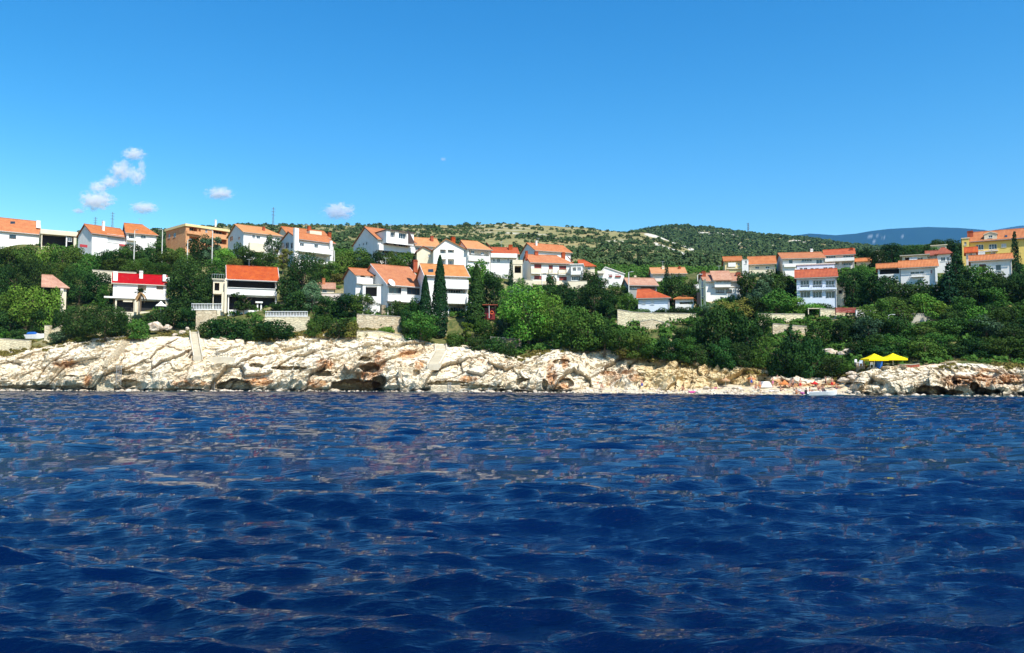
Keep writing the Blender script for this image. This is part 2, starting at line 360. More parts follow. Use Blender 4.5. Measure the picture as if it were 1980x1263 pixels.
# air over the far hills
m = bpy.data.materials.new('thin_air'); m.use_nodes = True; m.node_tree.nodes.clear(); _o = m.node_tree.nodes.new('ShaderNodeOutputMaterial'); _v = m.node_tree.nodes.new('ShaderNodeVolumePrincipled')
_v.inputs['Color'].default_value = (0.18, 0.52, 1.0, 1); _v.inputs['Density'].default_value = 3.8e-5; m.node_tree.links.new(_v.outputs[0], _o.inputs['Volume']); AIR = m
# ================================================================== TERRAIN
XS = [-900, 0, 250, 500, 700, 900, 1000, 1100, 1240, 1400, 1550, 1700, 1850, 1980, 2900]
TT = [
 [(163,690),(170,660),(180,610),(200,545),(225,475),(300,468),(420,466),(550,464),(700,462)],
 [(163,682),(168,666),(178,618),(195,560),(215,505),(228,472),(300,468),(420,466),(700,462)],
 [(163,652),(170,640),(178,604),(195,545),(215,505),(228,480),(300,470),(420,462),(700,447)],
 [(163,655),(170,635),(178,604),(195,545),(212,512),(228,490),(300,478),(420,462),(550,447),(700,434)],
 [(158,648),(164,632),(172,606),(190,548),(212,522),(228,497),(300,484),(420,465),(550,449),(700,435)],
 [(155,672),(160,655),(168,618),(185,565),(212,524),(228,507),(300,490),(420,470),(550,451),(700,435)],
 [(150,692),(160,662),(175,612),(190,575),(212,542),(228,522),(300,500),(420,475),(550,453),(700,435)],
 [(148,674),(158,655),(172,612),(190,578),(210,548),(228,527),(300,508),(420,480),(550,456),(700,438)],
 [(142,692),(150,668),(163,618),(172,602),(190,565),(215,535),(300,515),(420,488),(550,464),(680,448)],
 [(136,714),(145,684),(157,625),(168,592),(190,548),(205,528),(300,518),(420,505),(550,494),(620,490)],
 [(131,737),(138,695),(155,618),(165,594),(190,545),(205,525),(300,515),(420,508),(600,500)],
 [(126,712),(133,692),(150,615),(160,588),(185,535),(205,515),(300,505),(600,495)],
 [(124,704),(130,692),(145,635),(160,568),(180,525),(200,505),(300,485),(600,482)],
 [(122,711),(128,697),(145,625),(160,558),(180,518),(200,502),(300,480),(600,478)],
 [(120,711),(128,697),(145,615),(160,550),(180,510),(200,490),(300,470),(600,475)]]
def terr(x, Y):
    """ground height: x picture column (bearing), Y metres away"""
    x = np.asarray(x, float); Y = np.asarray(Y, float)
    cols = []
    for pts in TT:
        ys = np.array([p[0] for p in pts], float); zs = np.array([zrow(p[1], p[0]) for p in pts])
        cols.append(np.interp(Y, ys, zs))
    cols = np.array(cols); k = np.clip(np.searchsorted(XS, x, side='right') - 1, 0, len(XS) - 2)
    xs = np.array(XS, float); f = np.clip((x - xs[k]) / (xs[k + 1] - xs[k]), 0, 1); f = f * f * (3 - 2 * f)
    a = np.take_along_axis(cols, k[None], 0)[0]; b = np.take_along_axis(cols, k[None] + 1, 0)[0]
    return a * (1 - f) + b * f
def gz(x, Y): return float(terr(np.array([float(x)]), np.array([float(Y)]))[0])
def gp(x, Y): return Vector((x2u(x) * Y, Y, gz(x, Y)))
SHX, SHY = [-900, 0, 700, 1150, 1640, 1980, 2900], [172, 150, 144, 132, 115, 110, 98]
def shore(x): return np.interp(x, SHX, SHY)
def ctop(x): return np.interp(x, XS, [p[0][0] for p in TT])
# town hillside
xs = np.concatenate([np.linspace(-900, -60, 30), np.linspace(-50, 2030, 420), np.linspace(2050, 2900, 30)])
Ys = np.concatenate([np.linspace(-3, 100, 150) , np.linspace(102, 190, 40)])
XX, DD = np.meshgrid(xs, Ys); YY = ctop(XX) + DD
ZZ = terr(XX, YY) - 0.15 - sstep(2.5, -3, DD) * 3.0
WX = x2u(XX) * YY
ZZ += fbm(WX / 7, YY / 7, oct=4, seed=5) * 0.5 * sstep(-2, 4, DD)
ZZ = np.where(DD > 150, ZZ - (DD - 150) * 0.05, ZZ)
tag(npmesh('ground', np.stack([WX, YY, ZZ], -1).reshape(-1, 3), grid(None, len(Ys), len(xs)), SOIL, smooth=True), kind='structure')
# dry hill behind the town
xs = np.concatenate([np.linspace(-900, 200, 40), np.linspace(215, 1800, 330), np.linspace(1820, 2900, 30)])
Ys = np.concatenate([np.linspace(285, 720, 130), np.linspace(730, 1200, 20)])
XX, YY = np.meshgrid(xs, Ys); WX = x2u(XX) * YY
ZZ = terr(XX, np.minimum(YY, 700)) - np.clip(YY - 700, 0, None) * 0.12 - 0.4
ZZ += fbm(WX / 60, YY / 60, oct=5, seed=9) * 3.0 * sstep(300, 400, YY) * (1 - 0.65 * sstep(1150, 1300, XX))
bare = sstep(0.38, 0.6, fbm(WX / 25, YY / 12, oct=4, seed=31)) * 0.6
def strip(xp, yp, x0, y0, x1, y1, wd):
    t = np.clip(((xp - x0) * (x1 - x0) + (yp - y0) * (y1 - y0)) / ((x1 - x0) ** 2 + (y1 - y0) ** 2), 0, 1)
    d = np.hypot(xp - x0 - t * (x1 - x0), (yp - y0 - t * (y1 - y0)) * 1.6); return sstep(wd, wd * 0.4, d)
yp = HORIZ - (ZZ - CAMH) / YY * F
nz = fbm(WX / 6, YY / 6, oct=3, seed=77)
for s in ((1255, 452, 1300, 462, 6), (1290, 460, 1350, 486, 5), (1270, 470, 1330, 492, 5), (1060, 458, 1085, 462, 4), (1380, 505, 1400, 510, 5), (1340, 495, 1385, 508, 3)):
    bare = np.maximum(bare, strip(XX + nz * 8, yp + nz * 4, *s))
HILLXYZB = (XX, YY, WX, ZZ, bare)
tag(npmesh('hill', np.stack([WX, YY, ZZ], -1).reshape(-1, 3), grid(None, len(Ys), len(xs)), HILL, smooth=True, attrs={'bare': bare}), kind='structure')
# second, farther hill
RX = [900, 1080, 1180, 1240, 1270, 1300, 1340, 1380, 1440, 1500, 1560, 1640, 1700, 1780, 1860, 1950, 2300]
RY = [470, 462, 455, 446, 440, 436, 438, 441, 450, 457, 460, 472, 478, 479, 474, 476, 480]
xs = np.linspace(900, 2300, 420); Ys = np.concatenate([np.linspace(700, 1150, 70), np.linspace(1165, 1500, 12)])
XX, YY = np.meshgrid(xs, Ys); WX = x2u(XX) * YY
rid = np.array([zrow(y, 1150) for y in RY]); rz = np.interp(XX, RX, rid); b0 = zrow(505, 700)
tt = np.clip((YY - 700) / 450, 0, 1); ZZ = b0 + (rz - b0) * tt ** 0.9 - np.clip(YY - 1150, 0, None) * 0.25
ZZ += fbm(WX / 90, YY / 90, oct=5, seed=19) * 4.5 * np.sin(np.pi * np.clip(tt, 0, 1)) + fbm(WX / 14, YY / 30, oct=3, seed=3) * 1.2
yp = HORIZ - (ZZ - CAMH) / YY * F; nz = fbm(WX / 12, YY / 12, oct=3, seed=78)
bare = sstep(0.34, 0.5, fbm(WX / 30, YY / 14, oct=4, seed=41)) * 0.7
for s in ((1355, 450, 1385, 454, 8), (1390, 450, 1450, 456, 5), (1425, 472, 1450, 474, 4), (1540, 464, 1560, 466, 3), (1575, 468, 1580, 469, 3), (1290, 435, 1298, 436, 4)):
    bare = np.maximum(bare, strip(XX + nz * 10, yp + nz * 5, *s))
HILL2 = (XX, YY, WX, ZZ, bare)
tag(npmesh('farther_hill', np.stack([WX, YY, ZZ], -1).reshape(-1, 3), grid(None, len(Ys), len(xs)), HILL, smooth=True, attrs={'bare': bare}), kind='structure')
# blue mountains
def mountain(name, RX, RY, Y0, seed, spots=()):
    xs = np.linspace(RX[0], RX[-1], 900); Ys = np.linspace(Y0 - 2600, Y0, 40); Ys = np.concatenate([Ys, [Y0 + 300, Y0 + 900]])
    XX, YY = np.meshgrid(xs, Ys); WX = x2u(XX) * YY
    rz = np.interp(XX, RX, [zrow(y, Y0) for y in RY]); rz = rz + fbm(WX / 900, YY * 0, oct=5, seed=seed) * 14
    tt = np.clip((YY - Y0 + 2600) / 2600, 0, 1); ZZ = 120 + (rz - 120) * tt ** 1.15 - np.clip(YY - Y0, 0, None) * 0.3
    ZZ += fbm(WX / 700, YY / 700, oct=5, seed=seed + 2) * 60 * np.sin(np.pi * tt)
    yp = HORIZ - (ZZ - CAMH) / YY * F; b = np.zeros_like(XX); nz = fbm(WX / 120, YY / 120, oct=3, seed=8)
    for s in spots: b = np.maximum(b, strip(XX + nz * 9, yp + nz * 5, *s))
    tag(npmesh(name, np.stack([WX, YY, ZZ], -1).reshape(-1, 3), grid(None, len(Ys), len(xs)), MOUNT, smooth=True, attrs={'bare': b}), kind='structure')
mountain('mountains', [1430, 1500, 1530, 1570, 1620, 1660, 1690, 1720, 1750, 1800, 1860, 1910, 1940, 1990, 2400, 3600],
         [485, 466, 457, 452, 455, 452, 446, 442, 440, 438, 441, 445, 452, 470, 480, 470], 9000, 4,
         ((1685, 458, 1694, 456, 2.2), (1698, 455, 1706, 456, 1.6), (1687, 462, 1692, 463, 2.2), (1711, 456, 1720, 458, 1.6), (1752, 457, 1757, 457, 1.2)))
mountain('farther_mountains', [1780, 1880, 1925, 1950, 1980, 2100, 2400, 3600], [470, 453, 446, 442, 437, 425, 420, 440], 12000, 14)
# ================================================================== CLIFF
xs = np.concatenate([np.linspace(-700, -70, 60), np.linspace(-60, 2040, 1500), np.linspace(2050, 2700, 50)]); NS = 150
ss = np.linspace(0, 1, NS); XX, S = np.meshgrid(xs, ss)
sh = shore(XX) + fbm(XX / 45, XX * 0, oct=3, seed=2) * 1.8; ct = ctop(XX) + 1.2
bch = sstep(1095, 1150, XX) * sstep(1665, 1625, XX)
topz = terr(XX, ct) - 0.1
D = ct - sh
BO = 4.0 + 4.5 * sstep(1310, 1400, XX)
d = D * (S ** 2.3 * 0.95 + 0.05 * S); zf = S ** 0.92
d = d * (1 - bch) + (BO + (D - BO) * S ** 1.3) * bch
Z = -0.6 + (topz + 0.6) * zf
Z = Z * (1 - bch) + (0.2 + (topz - 0.2) * zf) * bch
Y = sh + d; X = x2u(XX) * Y
# steep joints and slabs: distort coordinates, then cells
wx = X + fbm(X / 5, Y / 5, Z / 5, 3, 51) * 1.8; wy = Y + fbm(X / 5, Y / 5, Z / 5, 3, 52) * 1.5; wz = Z + fbm(X / 5, Y / 5, Z / 5, 3, 53) * 1.5
ca, sa = math.cos(0.6), math.sin(0.6)
rx, rz_ = wx * ca + wz * sa, -wx * sa + wz * ca
f1, f2, idA = worley(rx / 7.5, wy / 6, rz_ / 3.4, 61)
g1, g2, idB = worley(rx / 2.6, wy / 2.4, rz_ / 1.3, 71)
h1, h2, idC = worley(rx / 0.9, wy / 0.9, rz_ / 0.55, 81)
amp = sstep(0.0, 0.06, S) * (0.35 + 0.65 * sstep(1.0, 0.85, S))
amp = amp * (1 - 0.35 * sstep(200, 260, XX) * sstep(420, 390, XX))        # the smooth slab
cm = sstep(-0.25, 0.25, fbm(X / 6, Y / 6, Z / 3, 3, 45)); cm2 = sstep(-0.1, 0.35, fbm(X / 4, Y / 4, Z / 2, 3, 46))
disp = (idA - 0.5) * 2.6 + (idB - 0.5) * 0.9 * cm2 + (idC - 0.5) * 0.50
disp += fbm(X / 9, Y / 9, Z / 6, 4, 91) * 2.0 + fbm(X / 2.6, Y / 2.6, Z / 1.2, 5, 92) * 0.9
rd = 1 - 2 * np.abs(fbm(rx / 3.0, wy / 3, rz_ / 1.1, 5, 93, 0.6)); disp += (rd - 0.6) * 1.25 * (0.4 + 0.6 * sstep(-0.3, 0.3, fbm(X / 8, Y / 8, Z / 4, 2, 94)))
ck = sstep(0.07, 0.0, f2 - f1) * 1.0 * cm + sstep(0.09, 0.0, g2 - g1) * 0.5 * cm2
st_ = rz_ / 1.7 + fbm(X / 9, Y / 9, Z / 9, 2, 97) * 1.5; st_ = st_ - np.floor(st_); disp += (st_ ** 1.5 - 0.4) * 0.95 * sstep(-0.35, 0.15, fbm(X / 7, Y / 7, Z / 3, 3, 98))
disp = (disp - ck * 0.65) * amp
disp -= sstep(1.5, 0.5, Z) * sstep(-0.3, 0.3, Z) * (1.0 + 0.5 * fbm(X / 3, Y / 3, oct=2, seed=7)) * (1 - bch)   # notch at the waterline
Yd = Y - disp * 0.85; Zd = Z + disp * 0.35 * sstep(0.4, 1.5, Z)
# caves and overhangs (column, row, half width, half height, metres deep)
yr = HORIZ - (Zd - CAMH) / Yd * F; nz = fbm(X / 1.6, Y / 1.6, Z / 1.2, 4, 15); nz2 = fbm(X / 5, Y / 5, Z / 3, 3, 16)
crev = np.zeros_like(X)
for cx, cy, hw, hh, dp in ((455, 745, 34, 12, 4.0), (690, 748, 50, 12, 5.5), (715, 712, 20, 9, 3.0), (735, 742, 13, 16, 4), (560, 712, 36, 4, 2.2), (628, 722, 24, 6, 3.0), (705, 695, 12, 5, 2.0),
                           (250, 722, 16, 4, 1.6), (140, 728, 12, 3, 1.4), (495, 707, 14, 4, 2), (255, 742, 20, 8, 2.5), (330, 754, 60, 3, 1.4), (1796, 755, 30, 9, 4.0), (1838, 759, 22, 5, 3.0), (1902, 757, 28, 7, 3.5), (1880, 749, 9, 11, 3.0), (1855, 740, 16, 4, 2.5), (1910, 725, 22, 7, 2.5), (870, 742, 40, 5, 1.6),
                           (1010, 742, 14, 10, 2.4), (1052, 745, 7, 12, 2), (1095, 742, 12, 9, 2.2), (920, 748, 45, 4, 1.6), (1085, 700, 14, 5, 1.6), (1650, 728, 16, 4, 2.0), (1655, 742, 20, 3, 1.6), (60, 748, 60, 3, 1.2), (1960, 742, 30, 3, 1.2), (805, 722, 8, 8, 1.5)):
    e = ((XX - cx) / hw) ** 2 + ((yr - cy) / hh) ** 2
    m = sstep(1.15, 0.75, e + nz * 1.1 + nz2 * 0.7); Yd = Yd + m * dp; crev = np.maximum(crev, m)
X = x2u(XX) * Yd
iron = sstep(0.30, 0.6, fbm(X / 6, Y / 6, Z / 3, 4, 101)) * 0.6 * sstep(9, 2, Z) * (1 + .5 * sstep(650, 900, XX))
for cx, cy, rx_, ry_ in ((712, 735, 26, 24), (735, 700, 12, 22), (1066, 725, 10, 30), (1082, 748, 22, 7), (1092, 700, 8, 14), (1175, 722, 18, 5), (1880, 738, 70, 14), (1940, 732, 30, 10), (130, 704, 28, 9), (175, 738, 10, 12), (630, 705, 20, 10), (790, 685, 24, 9), (810, 705, 10, 10), (1230, 730, 20, 8), (1368, 712, 22, 12), (1290, 700, 18, 5), (1450, 695, 20, 14), (370, 742, 40, 8), (500, 738, 30, 10), (615, 742, 20, 8), (905, 733, 18, 7), (1545, 745, 60, 5), (1500, 738, 30, 5)):
    e = ((XX - cx) / rx_) ** 2 + ((yr - cy) / ry_) ** 2; iron = np.maximum(iron, sstep(1.4, 0.3, e + nz * 0.6))
ochre = 0.8 * sstep(1215, 1250, XX) * sstep(1500, 1470, XX) + 0.35 * sstep(0.1, 0.5, fbm(X / 10, Y / 10, Z / 6, 3, 111))
crack = np.clip(sstep(0.04, 0.0, f2 - f1) * 0.7 * cm + sstep(0.05, 0.0, g2 - g1) * 0.3 * cm2, 0, 1)
tide = sstep(0.75, 0.15, Z + nz * 0.5 + fbm(X / 8, Y / 8, oct=2, seed=3) * 0.4) * (1 - bch) * 0.95
tag(npmesh('shore_rocks', np.stack([X, Yd, Zd], -1).reshape(-1, 3), grid(None, NS, len(xs)), ROCK, attrs={'iron': iron, 'ochre': np.clip(ochre, 0, 1), 'crack': crack, 'tide': tide}), kind='structure')
RKX, RKR, RKY = XX[::3, ::2].ravel().copy(), (HORIZ - (Zd - CAMH) / Yd * F)[::3, ::2].ravel().copy(), Yd[::3, ::2].ravel().copy()
def rockY(x, row):
    d_ = np.abs(RKX - x) + np.abs(RKR - row); i = np.argsort(d_)[:6]; return float(RKY[i].min())
# pebble beach
xs = np.linspace(1085, 1660, 300); ds = np.linspace(-2.0, 13, 40); XX, DS = np.meshgrid(xs, ds); YY = shore(XX) + DS
edge = sstep(1085, 1115, XX) * sstep(1660, 1630, XX)
ZZ = -0.35 + 0.14 * DS + 0.35 * sstep(-0.5, 2.0, DS) - (1 - edge) * 1.2; WX = x2u(XX) * YY
ZZ += fbm(WX / 2.2, YY / 2.2, oct=5, seed=12) * 0.24
tag(npmesh('beach', np.stack([WX, YY, ZZ], -1).reshape(-1, 3), grid(None, len(ds), len(xs)), PEB, smooth=True), kind='structure')
def beachz(x, Y):
    DS = Y - float(shore(x)); return -0.35 + 0.14 * DS + 0.35 * min(max((DS + 0.5) / 2.5, 0), 1)
# ================================================================== SEA
rng = np.random.RandomState(7)
def seq(a, b, k, mn):
    out = [a]
    while out[-1] < b: out.append(out[-1] + max(out[-1] ** 2 * k, mn))
    return out
def rows(a, b):
    out = [a]
    while out[-1] < b: out.append(out[-1] + min(max(out[-1] ** 2 * 0.0005, 0.035), 0.34))
    return out
YA = np.array([-60, -30, -12, -5, 0, 3, 5] + rows(6.5, 185))
UA = np.concatenate([[-14, -8, -5, -3, -2, -1.5, -1.15, -0.95, -0.85], np.linspace(-0.75, 0.75, 1100), [0.85, 0.95, 1.15, 1.5, 2, 3, 5, 8, 14]])
UU, YY = np.meshgrid(UA, YA); AP = 6.0
XX = UU * (np.maximum(YY, 0) + AP); X0 = XX.copy(); Y0 = YY.copy(); ZZ = np.zeros_like(XX)
sp = np.maximum((np.abs(YY) + AP) * 1.5 / 1100, np.minimum(np.maximum(YY, 6) ** 2 * 0.0005, 0.34))
sp = np.where(np.abs(UU) > 0.76, 6.0, sp); sp = np.where(YY < 6, 2.0, sp)
wind = math.radians(266)                       # waves run roughly towards the camera, slightly from the right
for L, n, A in ((12.0, 5, 0.045), (6.0, 9, 0.030), (3.2, 14, 0.026), (1.8, 24, 0.0170), (1.05, 34, 0.0105), (0.62, 40, 0.0064), (0.36, 40, 0.0034), (0.22, 30, 0.0016)):
    for i in range(n):
        l = L * rng.uniform(0.72, 1.35); k = 2 * math.pi / l; th = wind + rng.normal(0, 0.30 if L > 2.5 else 0.36)
        a = A * rng.uniform(0.5, 1.3); ph = rng.uniform(0, 6.28); q = 0.5
        dx, dy = math.cos(th), math.sin(th); fade = sstep(1.6, 3.2, l / sp)
        if fade.max() <= 0: continue
        g = 0.55 + 0.45 * np.sin(X0 * 0.11 * rng.uniform(0.5, 1.6) + Y0 * 0.13 * rng.uniform(0.5, 1.6) + rng.uniform(0, 6.28))
        arg = k * (dx * X0 + dy * Y0) + ph; c, s = np.cos(arg), np.sin(arg); aa = a * fade * g
        ZZ += aa * c; XX -= q * aa * dx * s; YY = YY - q * aa * dy * s
calm = sstep(150, 100, Y0) * 0.5 + 0.5; ZZ *= calm
tag(npmesh('sea', np.stack([XX, YY, ZZ], -1).reshape(-1, 3), grid(None, len(YA), len(UA)), WATER, smooth=True, attrs={'shallow': sstep(9, 0.5, shore(u2x(XX / np.maximum(YY, 1))) - YY + fbm(XX / 6, YY / 6, oct=3, seed=2) * 3)}), kind='structure')
SEA_SHAPE = (len(YA), len(UA))

# ================================================================== AIR
tag(MB().box(-2850, 16000, -300, 13200, -2.5, 2700).build('haze', AIR), kind='stuff')
# ================================================================== HOUSES
GUT = plain('weathered_gutter', (.42, .40, .36), .5)
class House:
    def __init__(s, name, label, cat, xl, xr, yb, ye, Y, rot=0.0, dep=9.0, xg=None, xgr=None, roof='gx', ridge=None, wall=W_WHITE, rmat=R_OR, elems=(), oh=0.45, group=None,
                 fascia=None, found=3.0, part_of=None, pre='', hipl=0, hipr=0, parapet=0.0, thick=0.16, rfrac=0.5):
        s.r = math.radians(rot) - math.atan((xl - 990) / F); s.P0 = at(xl, yb, Y); s.ax = Vector((math.cos(s.r), math.sin(s.r), 0)); s.ay = Vector((-math.sin(s.r), math.cos(s.r), 0))
        s.z0 = s.P0.z; s.root = thing(name, label, cat, tuple(s.P0), s.r, group)
        s.W = s.fpt(xr, yb)[0]; s.he = s.fpt(xl, ye)[1]
        if xg is not None: s.dep = abs(s.spt(xg, yb, 0.0)[0])
        elif xgr is not None: s.dep = abs(s.spt(xgr, yb, s.W)[0])
        else: s.dep = dep
        s.wm = wall; s.rm = rmat; s.kind = roof; s.oh = oh; s.th = thick
        s.rly = s.dep * rfrac
        if ridge:
            if roof in ('gy',): s.rlx, s.hr = s.fpt(*ridge)
            elif roof == 'mono': s.rlx, s.hr = s.ppt(ridge[0], ridge[1], s.dep)
            else: s.rlx, s.hr = s.ppt(ridge[0], ridge[1], s.rly)
            s.hr = max(s.hr, s.he + 0.5)
        else: s.rlx, s.hr = s.W / 2, s.he + 1.6
        s.open = []; s.sopen = []; s.hipl, s.hipr = hipl, hipr
        for e in elems: getattr(s, 'e_' + e[0])(*e[1:-1], **e[-1]) if isinstance(e[-1], dict) else getattr(s, 'e_' + e[0])(*e[1:])
        s.walls(found); s.roofs(parapet, fascia)
        for e in s.chims: s.mkchim(*e)
        if part_of:
            pr = part_of.root; M = (Matrix.Translation(pr.location) @ Matrix.Rotation(part_of.r, 4, 'Z')).inverted() @ (Matrix.Translation(s.P0) @ Matrix.Rotation(s.r, 4, 'Z'))
            for o in [o for o in COL.objects if o.parent == s.root]:
                L = Matrix.LocRotScale(o.location, o.rotation_euler, o.scale); o.parent = pr; o.matrix_local = M @ L
                if o.name.split('.')[0] in ('wall', 'roof'): o.name = pre + '_' + o.name.split('.')[0]
            bpy.data.objects.remove(s.root); s.root = pr
    chims = ()
    # picture -> plane of the front (ly = 0), of a plane parallel to it, of a side
    def _hit(s, x, y, n, p):
        d = Vector(ray(x, y)); C = Vector((0, 0, CAMH)); t = (p - C).dot(n) / d.dot(n); q = C + d * t - s.P0
        return q
    def ppt(s, x, y, ly):
        q = s._hit(x, y, s.ay, s.P0 + s.ay * ly); return q.dot(s.ax), q.z
    def fpt(s, x, y): return s.ppt(x, y, 0.0)
    def spt(s, x, y, lx):
        q = s._hit(x, y, s.ax, s.P0 + s.ax * lx); return q.dot(s.ay), q.z
    def rect(s, x0, y0, x1, y1, ly=0.0):
        a, zt = s.ppt(x0, y0, ly); b, zb = s.ppt(x1, y1, ly); _, zt2 = s.ppt(x1, y0, ly); _, zb2 = s.ppt(x0, y1, ly)
        return min(a, b), max(a, b), (zb + zb2) / 2, (zt + zt2) / 2
    def frame(s, par, x0, x1, z0, z1, ly, fr, n, side, name='window', pane=GLASS, k=0):
        t = min(0.07, (x1 - x0) * 0.12); m = MB(); g = MB()
        def bx(M, a, b, c, d, e, f):
            if side is None: M.box(a, b, c, d, e, f)
            else: q = sorted((side + (c - ly) * s.sg(side) + ly * s.sg(side), side + (d - ly) * s.sg(side) + ly * s.sg(side))); M.box(q[0], q[1], a, b, e, f)
        bx(m, x0, x1, ly - .05, ly + .02, z0, z0 + t); bx(m, x0, x1, ly - .05, ly + .02, z1 - t, z1)
        for i in range(n + 1):
            c = x0 + t / 2 + (x1 - x0 - t) * i / n; bx(m, c - t / 2, c + t / 2, ly - .048, ly + .018, z0 + t, z1 - t)
        bx(m, x0 - .06, x1 + .06, -0.10, ly - 0.06, z0 - 0.08, z0 - 0.004) if ly < 0.5 else None
        bx(g, x0 + t * .5, x1 - t * .5, ly - .02, ly + .0, z0 + t * .5, z1 - t * .5)
        w = m.build(name, fr, par); g.build('pane', pane, w); return w
    def sg(s, side): return 1.0 if side < s.W / 2 else -1.0
    def e_w(s, x0, y0, x1, y1, fr=FRAMEW, n=2, shut=None, side=None, name='window', pane=GLASS, rec=0.14, half=0):
        if side is None: a, b, z0, z1 = s.rect(x0, y0, x1, y1)
        else:
            a, z1 = s.spt(x0, y0, side); b, z0 = s.spt(x1, y1, side); a, b = min(a, b), max(a, b)
        if b - a < 0.25: b = a + 0.25
        if z1 < z0 + 0.25: z1 = z0 + 0.25
        (s.open if side is None else s.sopen).append((a, b, z0, z1, rec + 0.06) if side is None else (a, b, z0, z1, rec + 0.06, side))
        w = s.frame(s.root, a, b, z0, z1, rec, fr, n, side, name, pane)
        if shut and side is None:
            hw = min((b - a) * 0.5, 0.6)
            for u, v in ((a - hw, a - 0.02), (b + 0.02, b + hw)): MB().box(u, v, -0.06, -0.012, z0, z1).build('shutter', shut, w)
        if half and side is None:
            MB().box(a + 0.03, b - 0.03, rec - 0.10, rec - 0.058, z0 + (z1 - z0) * (1 - half), z1 - 0.02).build('roller_blind', SHUTW, w)
    def e_sw(s, x0, y0, x1, y1, **k): s.e_w(x0, y0, x1, y1, side=0.0, **k)
    def e_rw(s, x0, y0, x1, y1, **k): s.e_w(x0, y0, x1, y1, side=s.W, **k)
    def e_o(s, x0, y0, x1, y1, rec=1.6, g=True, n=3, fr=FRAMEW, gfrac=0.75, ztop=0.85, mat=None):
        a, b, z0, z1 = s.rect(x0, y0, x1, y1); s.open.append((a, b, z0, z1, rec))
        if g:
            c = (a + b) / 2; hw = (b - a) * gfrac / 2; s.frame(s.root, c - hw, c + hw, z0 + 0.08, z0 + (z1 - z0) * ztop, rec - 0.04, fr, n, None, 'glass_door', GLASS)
        if mat: MB().box(a + .01, b - .01, rec - .06, rec - .003, z0 + .01, z1 - .01).build('recess_shade_panel', mat, s.root)  # near-black sheet closing the recess, standing in for its shade
    def e_d(s, x0, y0, x1, y1, mat=FRAMEB):
        a, b, z0, z1 = s.rect(x0, y0, x1, y1); s.open.append((a, b, z0, z1, 0.2))
        d = MB().box(a + .02, b - .02, .10, .16, z0, z1 - .02).build('door', mat, s.root); MB().box(b - .2, b - .14, .04, .098, z0 + 1.0, z0 + 1.12).build('handle', METAL, d)
    def e_b(s, x0, x1, yt, yb, proj=1.2, style='solid', mat=None, slab=0.16):
        mat = mat or s.wm; a, b, z0, z1 = s.rect(x0, yt, x1, yb, -proj)
        p = MB().box(a, b, -proj, -0.003, z0 - slab, z0).build('balcony', s.wm, s.root); m = MB(); t = 0.12
        e = 0.004
        if style == 'solid':
            m.box(a, b, -proj, -proj + t, z0 + e, z1); m.box(a, a + t, -proj + t + e, -e, z0 + e, z1); m.box(b - t, b, -proj + t + e, -e, z0 + e, z1)
        else:
            r = 0.05 if style == 'rail' else 0.09; step = 0.45 if style == 'rail' else 0.28; bw = 0.02 if style == 'rail' else 0.07
            m.box(a, b, -proj, -proj + r, z1 - r, z1)
            for yy in (a, b - r): m.box(yy, yy + r, -proj + r + e, -e, z1 - r, z1)
            n = max(2, int((b - a) / step))
            for i in range(n + 1):
                c = a + bw + (b - a - 2 * bw) * i / n; m.box(c - bw, c + bw, -proj + .01, -proj + r - .01, z0 + e, z1 - r - e)
            for yy in (a, b - r):
                for j in range(1, 4): c = -proj + proj * j / 4; m.box(yy + .01, yy + r - .01, c - bw, c + bw, z0 + e, z1 - r - e)
        m.build('balustrade' if style == 'bal' else 'railing', mat, p)
    def e_box(s, x0, y0, x1, y1, ly0, ly1, mat=None, name='annex', sub=None):
        a, b, z0, z1 = s.rect(x0, y0, x1, y1, ly0); return MB().box(a, b, ly0, ly1, z0, z1).build(name, mat or s.wm, s.root)
    def e_a(s, x0, y0, x1, y1, mat=AWNR, proj=1.0):
        a, b, z0, z1 = s.rect(x0, y0, x1, y1); MB().slab([(a, -proj, z0), (b, -proj, z0), (b, -0.01, z1), (a, -0.01, z1)], 0.04).build('awning', mat, s.root)
    def e_col(s, x, yt, yb, ly=-1.2, w=0.28, mat=None, rnd=False, name='column'):
        a, zt = s.ppt(x, yt, ly); _, zb = s.ppt(x, yb, ly)
        if rnd: MB().lathe([(0.01, zb), (w, zb), (w, zb + .1), (w * .7, zb + .2), (w * .65, zt - .3), (w * 1.3, zt), (0.01, zt)], a, ly, 12).build(name, mat or s.wm, s.root)
        else: MB().box(a - w / 2, a + w / 2, ly - w / 2, ly + w / 2, zb, zt).build(name, mat or s.wm, s.root)
    def e_c(s, x, yt, w=0.6, mat=None, ly=None, h=2.2, cap=True): s.chims = tuple(s.chims) + ((x, yt, w, mat or R_RED, s.dep * 0.35 if ly is None else ly, h, cap),)
    def mkchim(s, x, yt, w, mat, ly, h, cap):
        a, z = s.ppt(x, yt, ly); c = MB().box(a - w / 2, a + w / 2, ly - w / 2, ly + w / 2, z - h, z)
        if cap:
            c.box(a - w / 2 - .08, a + w / 2 + .08, ly - w / 2 - .08, ly + w / 2 + .08, z + .002, z + .10)
            c.box(a - w / 2 + .05, a + w / 2 - .05, ly - w / 2 + .05, ly + w / 2 - .05, z + .102, z + .30)
            c.box(a - w / 2 - .02, a + w / 2 + .02, ly - w / 2 - .02, ly + w / 2 + .02, z + .302, z + .36)
        c.build('chimney', mat, s.roof)
    def e_dish(s, x, y, r=0.8, ly=-0.6):
        a, z = s.ppt(x, y, ly); m = MB(); m.lathe([(0.01, 0.0), (r * .5, .06), (r * .85, .18), (r, .30)], 0, 0, 16)
        o = m.build('satellite_dish', FRAMEW, s.root, smooth=True); o.location = (a, ly, z); o.rotation_euler = (math.radians(60), 0, math.radians(15))
        sm = o.modifiers.new('thick', 'SOLIDIFY'); sm.thickness = 0.03
